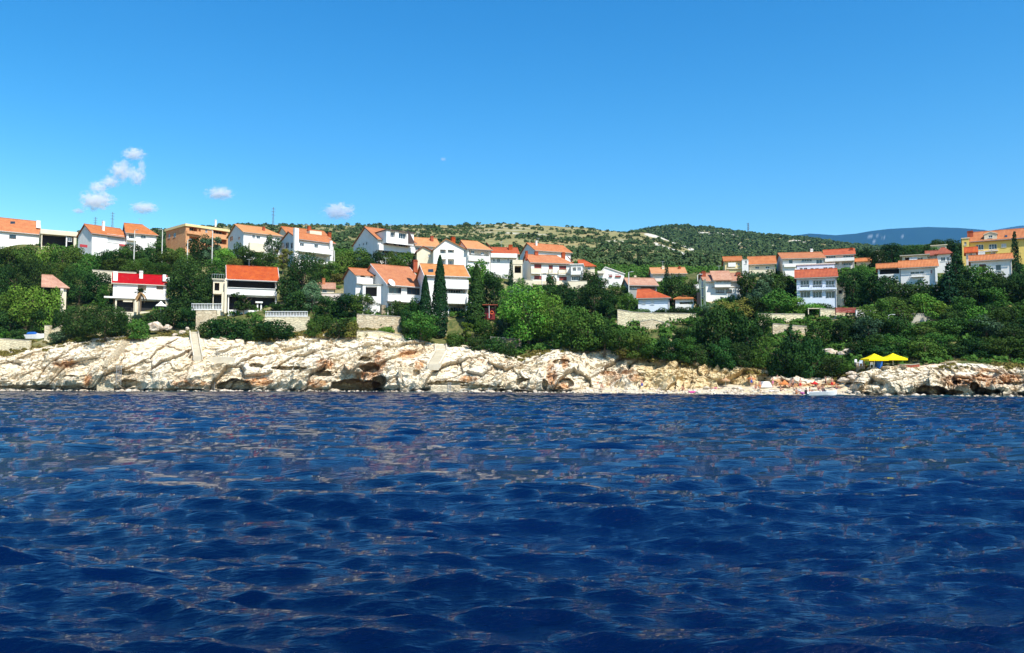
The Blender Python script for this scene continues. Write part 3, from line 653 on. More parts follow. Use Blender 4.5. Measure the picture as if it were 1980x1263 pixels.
    def e_sky(s, x0, y0, x1, y1, mat=GLASS):
        """roof light on the front slope"""
        k = (s.hr - s.he) / s.rly; pts = []
        for x, y in ((x0, y1), (x1, y1), (x1, y0), (x0, y0)):
            best = None
            for i in range(60):
                ly = s.rly * i / 60; a, z = s.ppt(x, y, ly); df = abs(z - (s.he + k * ly))
                if best is None or df < best[0]: best = (df, a, ly, s.he + k * ly)
            pts.append((best[1], best[2], best[3] + s.th + 0.12))
        s.late = getattr(s, 'late', []) + [pts]
    def e_tri(s, *p, mat=None, name='wall_panel', ly0=-0.3, ly1=0.0):
        pts = [s.ppt(x, y, ly0) for x, y in p]; MB().prism([(a, z) for a, z in pts], 'y', ly0, ly1).build(name, mat or s.wm, s.root)
    def panel(s, m, width, h, ops, base, place):
        xs = sorted({0.0, width} | {min(max(v, 0), width) for o in ops for v in o[:2]}); zs = sorted({-base, h} | {min(max(v, -base), h) for o in ops for v in o[2:4]})
        for i in range(len(xs) - 1):
            for j in range(len(zs) - 1):
                cx, cz = (xs[i] + xs[i + 1]) / 2, (zs[j] + zs[j + 1]) / 2
                if any(o[0] < cx < o[1] and o[2] < cz < o[3] for o in ops): continue
                if xs[i + 1] - xs[i] < 1e-4 or zs[j + 1] - zs[j] < 1e-4: continue
                m.face(place(xs[i], 0, zs[j]), place(xs[i + 1], 0, zs[j]), place(xs[i + 1], 0, zs[j + 1]), place(xs[i], 0, zs[j + 1]))
        for o in ops:
            a, b, c, d, r = max(o[0], 0), min(o[1], width), max(o[2], -base), min(o[3], h), o[4]
            if b <= a or d <= c: continue
            m.face(place(a, r, c), place(b, r, c), place(b, r, d), place(a, r, d))
            m.face(place(a, 0, c), place(b, 0, c), place(b, r, c), place(a, r, c)); m.face(place(a, 0, d), place(b, 0, d), place(b, r, d), place(a, r, d))
            m.face(place(a, 0, c), place(a, r, c), place(a, r, d), place(a, 0, d)); m.face(place(b, 0, c), place(b, r, c), place(b, r, d), place(b, 0, d))
    def walls(s, base):
        m = MB(); W, D, he, hr = s.W, s.dep, s.he, s.hr
        s.panel(m, W, he, s.open, base, lambda u, n, z: (u, n, z))
        s.panel(m, D, he, [o[:5] for o in s.sopen if o[5] == 0.0], base, lambda u, n, z: (n, u, z))
        s.panel(m, D, he, [o[:5] for o in s.sopen if o[5] != 0.0], base, lambda u, n, z: (W - n, u, z))
        m.face((0, D, -base), (W, D, -base), (W, D, he), (0, D, he))
        if s.kind == 'gx':
            if not s.hipl: m.face((0, 0, he), (0, D, he), (0, s.rly, hr))
            if not s.hipr: m.face((W, 0, he), (W, D, he), (W, s.rly, hr))
        if s.kind == 'gy':
            m.face((0, 0, he), (W, 0, he), (s.rlx, 0, hr)); m.face((0, D, he), (W, D, he), (s.rlx, D, hr))
        if s.kind == 'mono':
            m.face((0, 0, he), (0, D, he), (0, D, hr)); m.face((W, 0, he), (W, D, he), (W, D, hr)); m.face((0, D, he), (W, D, he), (W, D, hr), (0, D, hr))
        s.wall = m.build('wall', s.wm, s.root)
    def roofs(s, par, fascia):
        m = MB(); W, D, he, hr, o, t = s.W, s.dep, s.he + s.th, s.hr + s.th, s.oh, s.th; os_ = min(o, 0.4)
        if s.kind == 'gx':
            k1 = (hr - he) / s.rly; k2 = (hr - he) / max(D - s.rly, .1); L = -os_ if not s.hipl else s.hipl; R = W + os_ if not s.hipr else W - s.hipr
            ly = s.rly; eL = -os_; eR = W + os_
            if s.hipl: eL = -o
            if s.hipr: eR = W + o
            m.slab([(eL, -o, he - k1 * o), (eR, -o, he - k1 * o), (R, ly, hr), (L, ly, hr)], t)
            m.slab([(eR, D + o, he - k2 * o), (eL, D + o, he - k2 * o), (L, ly, hr), (R, ly, hr)], t)
            if s.hipl: m.slab([(eL, D + o, he - k2 * o), (eL, -o, he - k1 * o), (L, ly, hr)], t)
            if s.hipr: m.slab([(eR, -o, he - k1 * o), (eR, D + o, he - k2 * o), (R, ly, hr)], t)
        elif s.kind == 'gy':
            c = s.rlx; k1 = (hr - he) / max(c, .1); k2 = (hr - he) / max(W - c, .1)
            m.slab([(-o, D + o, he - k1 * o), (-o, -o, he - k1 * o), (c, -o, hr), (c, D + o, hr)], t)
            m.slab([(W + o, -o, he - k2 * o), (W + o, D + o, he - k2 * o), (c, D + o, hr), (c, -o, hr)], t)
        elif s.kind == 'mono':
            k = (hr - he) / D; m.slab([(-os_, -o, he - k * o), (W + os_, -o, he - k * o), (W + os_, D + o, hr + k * o), (-os_, D + o, hr + k * o)], t)
        else:
            m.box(-o, W + o, -o, D + o, s.he + .003, s.he + .003 + max(t, .2))
            if par:
                z = s.he + .006 + max(t, .2)
                for q in ((-o, W + o, -o, -o + .2), (-o, W + o, D + o - .2, D + o), (-o, -o + .2, -o + .203, D + o - .203), (W + o - .2, W + o, -o + .203, D + o - .203)): m.box(*q, z, z + par)
        s.roof = m.build('roof', s.rm, s.root)
        if s.kind == 'gx':
            MB().tube([(L, s.rly, hr + .03), (R, s.rly, hr + .03)], .10, 6).build('ridge_cap', s.rm, s.roof)
            z = he - k1 * o - t * .5
            if s.W > 5: MB().box(eL, eR, -o - .16, -o - .06, z - .12, z).build('gutter', GUT, s.root); MB().tube([(s.W - .12, -.10, s.he - .25), (s.W - .12, -.10, -2.5)], .06, 6).build('downpipe', GUT, s.root)
            if s.W > 7 and random.Random(int(s.W * 1000)).random() < .7:
                xa = s.W * random.Random(int(s.W * 777)).uniform(.25, .75); q = MB().tube([(xa, s.rly, hr - .2), (xa, s.rly, hr + 1.7)], .035, 5); q.box(xa - .5, xa + .5, s.rly - .02, s.rly + .02, hr + 1.55, hr + 1.6)
                for i_ in range(5): q.box(xa - .5 + i_ * .24, xa - .47 + i_ * .24, s.rly - .3, s.rly + .3, hr + 1.61, hr + 1.64)
                q.build('aerial', METAL, s.roof)
        if fascia and s.kind == 'gx':
            k1 = (hr - he) / s.rly; MB().box(-os_ - .03, W + os_ + .03, -o - .05, -o - .003, he - k1 * o - t - .12, he - k1 * o - .02).build('fascia', fascia, s.root)
            for xx in (-os_ - .08, W + os_ + .003):
                MB().prism([(-o, he - k1 * o - t - .1), (-o, he - k1 * o + .03), (s.rly, hr + .03), (s.rly, hr - t - .1)], 'x', xx, xx + .077).build('fascia', fascia, s.root)
        for pts in getattr(s, 'late', []):
            MB().slab(pts, 0.1).build('roof_window', GLASS, s.roof)
H = House
# --- upper row, left to right
H('white_house', 'white house with orange roof and small roof window, far left of the upper row', 'house', -40, 76, 480, 441, 222, 4, 9, xg=None, ridge=(20, 424),
  fascia=FRAMEW, elems=[('w', 18, 454, 31, 461, dict(fr=FRAMEB)), ('c', 74, 427, 1.0, W_WHITE, 1.6, 2.2, False), ('sky', 20, 430, 29, 434)])
H('flat_house', 'low cream flat-roofed building with shaded veranda beside the far left white house', 'house', 79, 147, 488, 452, 224, 2, 8, roof='flat', wall=W_CREAM, rmat=W_CREAM, parapet=1.1, oh=0.3,
  elems=[('o', 82, 453.5, 142, 478, 2.4, dict(mat=SHADE_DK, g=False)), ('col', 129, 452, 478, 0.3, 0.3, dict(mat=FRAMEW)), ('w', 131, 459, 139, 467)])
H('white_house', 'white house with sloping orange roof, two red awnings and white chimney on the upper left', 'house', 177, 243, 492, 450, 218, 22, 9, xg=150, ridge=(170, 435), rmat=R_OR, fascia=R_BRN,
  elems=[('w', 208, 454, 240, 470, dict(n=1, pane=CURT)), ('sw', 160, 440, 167, 443), ('c', 200, 430, 0.6, W_WHITE, 2.2, 3.0), ('a', 230, 473, 242, 476), ('box', 155, 473, 169, 478, -0.3, -0.01, AWNR, 'awning')])
H('orange_roofed_house', 'house with hipped orange roof and shaded balcony behind the red-awning house', 'house', 244, 302, 486, 449, 224, 6, 9, ridge=(245, 433), hipr=3.2, rmat=R_OR, wall=W_WHITE,
  elems=[('o', 249, 451, 262, 461, 1.6), ('b', 246, 264, 461, 464, 0.9, 'solid'), ('w', 272, 455, 282, 461)])
H('brick_building', 'unfinished orange brick apartment block with flat roof and open loggias', 'apartment block', 358, 440, 500, 437, 226, 25, 12, xg=320, roof='flat', wall=BRICK, rmat=W_PYEL, oh=0.35, parapet=0.5,
  elems=[('o', 366, 436, 382, 447, 2.0, dict(fr=FRAMEW)), ('o', 384, 437, 388, 449, 0.4, dict(g=False)), ('w', 397, 443, 401, 449), ('o', 413, 443, 438, 453, 2.0), ('o', 418, 463, 438, 472, 2.0), ('o', 366, 458, 384, 468, 2.0),
         ('sw', 325, 453, 329, 460), ('sw', 335, 451, 340, 458), ('b', 411, 439, 453, 461, 0.5, 'solid', BRICK), ('b', 362, 386, 447, 452, 0.5, 'solid', BRICK), ('c', 417, 427, 0.4, W_WHITE, 2.0, 1.8)])
H('white_house', 'tall white house with orange roof right of the unfinished brick block', 'house', 470, 544, 503, 448, 218, 20, 9, xg=440, ridge=(449, 434), hipr=3, rmat=R_ORY,
  elems=[('w', 488, 454, 493, 461), ('w', 496, 456, 503, 462), ('box', 483, 470, 512, 487, -1.2, -0.02, W_CREAM, 'porch'), ('w', 516, 458, 521, 464), ('sw', 444, 452, 450, 465), ('sw', 460, 459, 464, 462, ), ('c', 510, 441, 0.6, R_RED, 3, 1.6)])
H('orange_roofed_house', 'orange-roofed house half hidden behind the house with the tall white chimney', 'house', 556, 636, 480, 452, 238, 20, 10, ridge=(553, 440), rmat=R_OR, wall=W_CREAM,
  elems=[('box', 599, 447, 622, 455, -0.4, 2.5, W_CREAM, 'dormer'), ('c', 598, 440, 0.9, R_RED, 3, 2), ('c', 637, 452, 0.9, R_RED, 1, 2)])
H('white_house', 'white house with glazed bay, orange roof and tall white chimney on its front', 'house', 577, 645, 508, 462, 208, 28, 9, xg=540, ridge=(562, 449), rmat=R_OR, fascia=R_BRN,
  elems=[('w', 580, 470, 588, 479, dict(n=2)), ('w', 608, 472, 615, 481, dict(shut=SHUTW)), ('b', 577, 642, 479, 488, 1.4, 'solid'), ('o', 604, 492, 632, 505, 1.2, dict(g=False)), ('sw', 543, 470, 549, 480), ('sw', 552, 470, 558, 480), ('sw', 562, 470, 568, 480),
         ('box', 570, 441, 577, 508, -0.9, -0.02, W_WHITE, 'outside_chimney'), ('col', 640, 466, 508, -0.8, 0.6)])
big3 = H('white_house', 'large three-storey white house with dark eaves and glazed top loggias', 'house', 730, 802, 512, 462, 216, 28, 12, xg=683, ridge=(706, 440), rmat=R_OR, fascia=R_GREY,
  elems=[('w', 741, 466, 751, 473), ('w', 761, 468, 766, 475), ('o', 771, 468, 788, 477, 0.8), ('b', 733, 803, 476, 486, 1.0, 'solid'), ('o', 739, 484, 764, 496, 1.0, dict(n=4)), ('o', 767, 486, 798, 497, 1.0, dict(n=4)),
         ('sw', 693, 470, 696, 475), ('sw', 701, 469, 704, 474), ('sw', 707, 468, 710, 473), ('sw', 711, 449, 715, 455)])
H('roof_storey', 'recessed top storey with slate roof edge and wide glass doors on the three-storey white house', 'upper storey', 747, 800, 466, 445, 214.6, 28, 8, roof='flat', rmat=R_GREY, oh=0.3, found=0.5,
  part_of=big3, pre='attic', elems=[('o', 755, 447, 764, 459, 0.6, dict(n=2, gfrac=.9)), ('o', 771, 449, 786, 462, 0.6, dict(n=3, gfrac=.9)), ('tri', (790, 445), (802, 470), (790, 470), dict(mat=R_GREY))])
H('orange_roofed_house', 'house with broad orange roof and arched window between the two large white houses', 'house', 800, 850, 500, 474, 226, 14, 9, ridge=(800, 460), rmat=R_ORY, wall=W_WHITE, elems=[('w', 802, 478, 812, 484), ('c', 835, 459, 0.8, R_RED, 3, 1.6)])
H('small_house', 'small gabled cream house tucked beside the white house with twin loggias', 'house', 806, 838, 503, 486, 212, 4, 6, roof='gy', ridge=(818, 477), rmat=R_BRN, wall=W_CREAM, elems=[('w', 828, 492, 833, 497)])
H('white_house', 'white house with front gable, twin square loggias and long orange roof', 'house', 838, 904, 522, 482, 210, 6, 10, roof='gy', ridge=(862, 463), rmat=R_ORY,
  elems=[('o', 851, 479, 862, 490, 1.2), ('o', 866, 479, 878, 489, 1.2), ('o', 850, 501, 862, 513, 1.2, dict(n=4)), ('o', 866, 501, 878, 512, 1.2), ('w', 897, 483, 900, 488)])
H('white_house', 'long white wing with orange roof and shaded balcony joined to the twin-loggia house', 'house', 904, 949, 522, 480, 211, 20, 9, ridge=(880, 465), rmat=R_ORY, hipr=2, fascia=R_BRN,
  elems=[('o', 907, 481, 946, 495, 1.6, dict(g=False)), ('w', 911, 484, 917, 491), ('w', 930, 488, 936, 493), ('b', 906, 948, 495, 504, 0.5, 'solid'), ('c', 876, 461, 1.0, R_RED, 4, 1.4)])
H('white_house', 'white house with long solid balcony and orange-red roof left of the brown-shuttered house', 'house', 949, 1002, 528, 490, 214, 5, 9, ridge=(975, 480), rmat=R_RED,
  elems=[('b', 949, 1000, 490, 497, 1.0, 'solid'), ('w', 953, 500, 957, 506), ('w', 961, 500, 967, 507), ('w', 981, 500, 984, 504), ('c', 987, 476, 1.0, R_RED, 3, 1.8)])
H('orange_roofed_house', 'white house with orange roof standing higher behind the brown-shuttered house', 'house', 1036, 1104, 520, 484, 228, 25, 9, xg=1005, ridge=(1022, 471), rmat=R_OR, elems=[('sw', 1024, 478, 1029, 482), ('c', 1037, 468, 0.5, W_WHITE, 4, 1.6)])
brownsh = H('white_house', 'big white house with six brown-shuttered windows, cream balconies and orange roof', 'house', 1027, 1106, 550, 507, 204, 15, 10, xg=1008, ridge=(1009, 493), rmat=R_OR, wall=W_WHITE, fascia=R_BRN, hipr=2.5,
  elems=[('w', 1033, 511, 1047, 519, dict(fr=FRAMEB, pane=SHUTR, n=4)), ('w', 1061, 513, 1069, 520, dict(fr=FRAMEB, pane=SHUTR)), ('w', 1081, 514, 1095, 521, dict(fr=FRAMEB, pane=SHUTR, n=4)),
         ('b', 1027, 1047, 519, 528, 1.1, 'solid', W_CREAM), ('b', 1061, 1069, 521, 528, 0.5, 'bal', W_CREAM), ('b', 1080, 1096, 522, 530, 0.6, 'bal', W_CREAM), ('box', 1047, 528, 1104, 530, -0.25, -0.004, W_CREAM, 'string_course'),
         ('w', 1033, 533, 1047, 540, dict(fr=FRAMEB, pane=SHUTR, n=4)), ('w', 1062, 534, 1070, 540, dict(fr=FRAMEB, pane=SHUTR)), ('w', 1081, 535, 1096, 542, dict(fr=FRAMEB, pane=SHUTR, n=4)), ('box', 1027, 543, 1106, 551, -0.5, -0.004, W_CREAM, 'plinth'),
         ('c', 1018, 488, 0.6, R_RED, 3, 2.2), ('c', 1037, 489, 0.9, R_RED, 5, 1.6), ('c', 1089, 491, 0.9, R_RED, 5, 1.6)])
H('white_porch_tower', 'white glazed porch with blue-green arched opening at the corner of the brown-shuttered house', 'porch', 1104, 1126, 546, 512, 203, -4, 5, roof='flat', rmat=W_WHITE, oh=0.3,
  part_of=brownsh, pre='porch', elems=[('o', 1107, 517, 1114, 524, 0.8), ('w', 1116, 517, 1123, 524, dict(n=3)), ('o', 1104.5, 533, 1122, 542, 1.2, dict(n=5, gfrac=.95, ztop=.95)), ('b', 1104, 1126, 524, 530, 0.4, 'solid')])
H('terrace', 'raised cream terrace on pillars at the left corner of the brown-shuttered house', 'terrace', 992, 1010, 532, 511, 203, 4, 4, roof='flat', rmat=W_CREAM, wall=W_CREAM, oh=0.1, parapet=0.9, part_of=brownsh, pre='terrace', elems=[('o', 995, 514, 1008, 528, 2.5, dict(mat=SHADE_DK, g=False))])
H('small_house', 'small cream house with orange-red hipped roof behind the white corner porch', 'house', 1122, 1150, 528, 514, 222, 6, 7, ridge=(1126, 504), rmat=R_RED, wall=W_CREAM, hipr=2.5, elems=[('w', 1136, 517, 1142, 521)])
H('white_house', 'low white house with red window shutters and a grey awning', 'house', 1158, 1207, 550, 530, 200, 5, 8, roof='gy', ridge=(1170, 517), rmat=W_WHITE, oh=0.25,
  elems=[('w', 1176, 527, 1184, 531, dict(pane=SHUTR)), ('w', 1190, 527, 1197, 530, dict(pane=SHUTR)), ('a', 1155, 524, 1169, 530, CONC, 1.5), ('box', 1190, 533, 1201, 535.5, -0.3, -0.01, SHUTR, 'window_box'), ('box', 1178, 533, 1184, 535, -0.3, -0.01, SHUTR, 'window_box')])
H('orange_roofed_house', 'cream house with pale orange roof partly behind dark firs below the dry hill', 'house', 1262, 1326, 552, 529, 205, 6, 8, xg=1256, ridge=(1258, 519), rmat=R_ORY, wall=W_PINK, elems=[('c', 1282, 517, 0.6, W_CREAM, 3, 1.4), ('c', 1314, 518, 0.6, R_RED, 3, 1.4), ('w', 1312, 533, 1318, 538)])
H('grey_house', 'older house with faded pink-grey roof and wooden balcony', 'house', 1217, 1270, 576, 551, 180, 14, 8, xg=1203, ridge=(1208, 539), rmat=R_PINK, wall=W_GREY, fascia=R_GREY,
  elems=[('w', 1222, 555, 1232, 558), ('o', 1239, 554, 1267, 563, 1.4, dict(g=False)), ('b', 1239, 1267, 559, 563, 0.4, 'rail', SHUTR), ('sw', 1207, 547, 1210, 554), ('c', 1228, 536, 0.5, W_CREAM, 4, 1.3)])
H('red_roofed_house', 'long low white house with weathered red hipped roof', 'house', 1234, 1294, 602, 576, 168, -3, 8, ridge=(1240, 561), rmat=R_RED, hipr=4, hipl=0, wall=W_BLUE, elems=[('w', 1242, 580, 1248, 588, dict(fr=FRAMEW, pane=SHUTW)), ('w', 1258, 580, 1265, 589, dict(pane=SHUTW))])
H('small_house', 'tiny white house with low orange hipped roof beside the long red-roofed house', 'house', 1306, 1341, 592, 578, 168, -3, 6, ridge=(1320, 571), rmat=R_OR, hipr=2.4, hipl=1.5, elems=[('o', 1314, 584, 1340, 588, 1.0, dict(g=False, mat=SHADE_DK))])
pinkst = H('pink_roofed_house', 'white house with stepped pink roofs and dark cut-in balcony by the steel tower', 'house', 1363, 1437, 582, 543, 172, 10, 9, xg=1350, ridge=(1357, 530), rmat=R_PINK, wall=W_WHITE,
  elems=[('box', 1378, 539, 1413, 545, -0.7, -0.01, W_WHITE, 'dormer_front'), ('w', 1384, 559.5, 1400, 566, dict(fr=FRAMEB, n=3, pane=CURT)), ('w', 1404, 559.5, 1415, 566, dict(fr=FRAMEB)), ('box', 1376, 555, 1437, 556, -0.12, -0.004, CONC, 'string_course'),
         ('c', 1360, 528, 0.9, R_RED, 2.5, 1.6), ('c', 1427, 530, 0.9, R_RED, 2.5, 1.6), ('b', 1342, 1356, 550, 561, 1.3, 'solid')])
H('dormer', 'wide raised dormer with two dark windows and pink roof on the stepped pink-roofed house', 'dormer', 1382, 1413, 553, 540.5, 170.9, 10, 3.2, roof='mono', ridge=(1390, 527), rmat=R_PINK, found=0.3, oh=0.5,
  part_of=pinkst, pre='dormer', elems=[('o', 1385, 541.5, 1397, 547, 0.5, dict(n=2, gfrac=.95)), ('o', 1399, 541.5, 1411, 547, 0.5, dict(n=2, gfrac=.95))])
H('yellow_house', 'pale yellow house with orange roof at the left end of the right-hand upper row', 'house', 1402, 1434, 530, 505, 198, 3, 8, ridge=(1405, 498), rmat=R_OR, wall=W_PYEL,
  elems=[('w', 1426, 509, 1430, 513), ('box', 1405, 518, 1434, 520, -0.3, -0.01, W_CREAM, 'string_course'), ('box', 1408, 508, 1423, 516, -0.4, -0.01, W_WHITE, 'white_bay')])
H('white_stair_tower', 'narrow white stair block beside the pale yellow house', 'stair block', 1435, 1447, 530, 503, 196, -2, 5, roof='flat', rmat=CONC, oh=0.05, elems=[('w', 1440, 504, 1444, 510)])
H('red_roofed_house', 'low house with long patchy orange-red roof right of the narrow white stair block', 'house', 1449, 1499, 528, 511, 198, 1, 8, ridge=(1452, 498), rmat=R_OR, wall=W_CREAM, elems=[('w', 1460, 515, 1468, 520), ('w', 1480, 515, 1488, 520)])
H('white_house', 'long white two-storey house with flat orange roof and dark ribbon window', 'house', 1514, 1594, 532, 500, 196, 10, 10, xg=1502, ridge=(1516, 490.5), rmat=R_OR,
  elems=[('w', 1525, 502, 1533, 510, dict(n=1)), ('w', 1550, 501, 1570, 506, dict(n=4)), ('w', 1578, 501.5, 1590, 511, dict(n=2, fr=METAL)), ('c', 1569, 484, 0.6, W_WHITE, 5, 2.0), ('b', 1516, 1540, 510, 515, 0.5, 'solid')])
H('white_house', 'wide white terrace house with glazed upper balcony at the end of the right-hand row', 'house', 1595, 1652, 522, 494, 202, 0, 9, ridge=(1592, 485), rmat=R_RED, wall=W_PINK,
  elems=[('w', 1597, 495, 1616, 499, dict(n=4)), ('w', 1630, 494, 1650, 498, dict(n=4)), ('b', 1595, 1652, 499, 504, 0.8, 'solid', W_WHITE), ('o', 1600, 507, 1622, 513, 0.8), ('o', 1628, 507, 1648, 513, 0.8), ('c', 1646, 482, 0.7, R_RED, 3, 1.4)])
H('small_house', 'tiny orange-roofed house among trees right of the long upper row', 'house', 1656, 1684, 514, 506, 205, 0, 6, ridge=(1660, 501), rmat=R_OR, wall=W_CREAM, elems=[('w', 1664, 508, 1668, 511)])
seaside = H('blue_white_house', 'tall white seaside house with orange-red lower roof and three bays of big windows', 'house', 1541, 1618, 580, 537, 163, 0, 7, ridge=(1541, 524), rmat=R_RED, wall=W_BLUE, rfrac=0.5,
  elems=[('o', 1547, 541.5, 1565, 555.5, 0.7, dict(n=3, gfrac=.92, ztop=.97)), ('o', 1571, 541.5, 1590, 556, 0.7, dict(n=3, gfrac=.92, ztop=.97)), ('o', 1596, 541.5, 1614, 556, 0.7, dict(n=3, gfrac=.92, ztop=.97)),
         ('b', 1546, 1566, 551, 557, 0.5, 'rail'), ('b', 1570, 1591, 551, 557, 0.5, 'rail'), ('b', 1595, 1615, 551, 557, 0.5, 'rail'), ('box', 1541, 557.5, 1618, 560.5, -0.6, -0.55, W_BLUE, 'string_course'),
         ('o', 1547, 563, 1567, 576, 0.7, dict(n=3, gfrac=.92, ztop=.97)), ('o', 1571, 563, 1590, 576, 0.7, dict(n=3, gfrac=.92, ztop=.97)), ('o', 1596, 563, 1615, 577, 0.7, dict(n=3, gfrac=.92, ztop=.97))])
H('top_storey', 'white attic storey with five small windows above the orange-red roof of the seaside house', 'upper storey', 1541, 1614, 531, 513.5, 166.5, 0, 5, roof='flat', rmat=W_PINK, wall=W_BLUE, oh=0.15, found=1.5,
  part_of=seaside, pre='attic', elems=[('w', 1546, 518, 1552, 523), ('w', 1554, 518, 1561, 524), ('w', 1567, 518.5, 1573, 523), ('w', 1576, 518.5, 1583, 523), ('w', 1592, 517, 1600, 524), ('w', 1602, 517, 1610, 524)])
H('annex', 'cream side annex with dark door right of the tall seaside house', 'annex', 1619, 1632, 584, 549, 162, -6, 5, roof='flat', rmat=CONC, wall=W_CREAM, oh=0.1, part_of=seaside, pre='annex', elems=[('o', 1621, 561, 1628, 568, 0.8, dict(mat=SHADE_DK, g=False))])
# --- right
ribbon = H('white_house', 'low white house with orange-red roof and dark ribbon window below the flat grey house', 'house', 1742, 1812, 545, 518, 164, 0, 8, ridge=(1716, 508), rmat=R_OR, elems=[('w', 1760, 525, 1787, 530, dict(n=3)), ('w', 1799, 522, 1803, 529, dict(pane=SHUTR)), ('b', 1762, 1788, 530, 534, 0.6, 'rail'), ('col', 1810, 518, 545, -0.4, 0.4)])
H('low_roof', 'low white wing with orange roof left of the ribbon-window house', 'house wing', 1698, 1741, 540, 519, 166, 0, 6, ridge=(1700, 512), rmat=R_OR, part_of=ribbon, pre='wing', elems=[('o', 1701, 520, 1739, 530, 1.2, dict(mat=SHADE_DK, g=False))])
H('flat_house', 'grey-cream flat-roofed house with two dark doors', 'house', 1745, 1794, 518, 496, 180, 0, 8, roof='flat', rmat=CONC, wall=W_CREAM, oh=0.5, elems=[('o', 1750, 498, 1758, 510, 1.0, dict(mat=SHADE_DK, g=False)), ('w', 1774, 498, 1785, 508), ('box', 1758, 498, 1773, 508, -0.2, -0.01, SHUTW, 'panel')])
H('red_roofed_house', 'white house with brown-red hipped roof between the flat grey house and a tall fir', 'house', 1812, 1840, 518, 491, 180, 2, 7, ridge=(1815, 481), rmat=R_BRN, hipl=1, hipr=1, elems=[('w', 1819, 497, 1828, 505), ('w', 1830, 497, 1836, 505)])
H('small_house', 'narrow grey house with brown-red roof squeezed left of the fir-side house', 'house', 1793, 1811, 518, 494, 181, 0, 6, ridge=(1796, 487), rmat=R_BRN, wall=W_GREY, elems=[('w', 1799, 500, 1808, 512, dict(n=3))])
yell = H('yellow_house', 'large bright yellow house with long orange roof and white dormer', 'house', 1876, 1992, 512, 467, 188, -1, 11, ridge=(1880, 451), rmat=R_OR, wall=W_YEL, fascia=R_RED,
  elems=[('w', 1887, 473, 1902, 483, dict(n=3)), ('w', 1912, 472, 1928, 482, dict(n=3)), ('w', 1936, 471, 1946, 478, dict(pane=CURT)), ('box', 1876, 485, 1930, 487, -0.6, -0.02, W_PINK, 'string_course'), ('b', 1886, 1905, 488, 497, 0.8, 'solid', W_WHITE), ('w', 1915, 488, 1925, 495), ('c', 1876, 450, 1.2, R_RED, 3, 2.0), ('sky', 1943, 457, 1948, 460)])
H('dormer', 'white pedimented dormer on the long roof of the yellow house', 'dormer', 1903, 1928, 462, 454, 186.5, -1, 4, roof='gy', ridge=(1915, 450), rmat=W_CREAM, wall=W_CREAM, found=0.4, oh=0.15, part_of=yell, pre='dormer', elems=[('w', 1911, 455, 1919, 460)])
H('side_wing', 'bright yellow flat-roofed wing at the left end of the yellow house', 'house wing', 1861, 1875, 500, 462, 187.5, 0, 9, roof='flat', rmat=W_CREAM, wall=W_YEL, oh=0.15, part_of=yell, pre='side_wing', elems=[('w', 1864, 468, 1869, 474)])
H('small_roofed_porch', 'low porch with brown-red roof in front of the yellow wing', 'porch', 1868, 1888, 498, 488, 178, 0, 4, ridge=(1870, 480), rmat=R_RED, wall=W_PINK, part_of=yell, pre='porch', elems=[('w', 1874, 490, 1880, 495)])
H('white_house', 'white bungalow with orange roof and dark red door between two tall firs', 'house', 1878, 1957, 534, 505, 168, 0, 8, ridge=(1880, 496), rmat=R_OR, elems=[('d', 1893, 511, 1907, 527, dict(mat=FRAMEB)), ('w', 1925, 512, 1936, 523, dict(n=1, fr=METAL)), ('box', 1889, 526, 1915, 529, -1.0, -0.01, W_WHITE, 'doorstep')])
H('small_house', 'tiny pale two-storey house among trees below the blue mountains', 'house', 1697, 1712, 506, 486, 215, 0, 6, roof='flat', rmat=W_CREAM, wall=W_CREAM, oh=0.3, elems=[('o', 1699, 490, 1710, 494, 1.0, dict(g=False))])
H('small_house', 'pale flat house on the wooded ridge below the mountains', 'house', 1801, 1830, 482, 476, 230, 0, 6, roof='flat', rmat=W_CREAM, wall=W_CREAM, oh=0.3, elems=[('o', 1804, 478, 1812, 481, .8, dict(g=False))])
# --- lower row
stoneh = H('stone_house', 'stone holiday house with crimson metal roof, white shutters and white end parapets', 'house', 219, 321, 578, 546, 177, 0, 8, ridge=(230, 530), rmat=R_CRIM, wall=ST_BROWN, oh=0.5, fascia=W_CREAM,
  elems=[('box', 219, 549, 225, 577, -0.12, -0.003, W_WHITE, 'corner_pilaster'), ('box', 226, 550.5, 266, 577, -0.2, -0.01, W_WHITE, 'white_wall_panel'), ('w', 229, 553, 236, 558, dict(fr=FRAMEW)), ('w', 248, 553, 255, 558), ('box', 283, 552.5, 302, 576, -0.2, -0.01, W_WHITE, 'white_wall_panel'),
         ('box', 266.2, 562, 283, 577, -0.16, -0.01, W_WHITE, 'white_wall_panel'), ('box', 302.3, 560, 315, 577, -0.15, -0.008, W_PINK, 'garden_screen'), ('w', 285, 554, 291, 559), ('w', 294, 554, 300, 559), ('box', 316, 549, 321, 577, -0.12, -0.003, W_WHITE, 'corner_pilaster'),
         ('box', 219, 525, 227.5, 544, 0.4, 4.0, W_WHITE, 'end_parapet'), ('box', 315, 531, 321, 544, 0.4, 4.0, W_WHITE, 'end_parapet'), ('c', 273, 527, 0.75, W_WHITE, 2.4, 1.8), ('dish', 325, 543),
         ('box', 201, 575, 328, 578, -2.2, -0.01, W_WHITE, 'terrace_slab')])
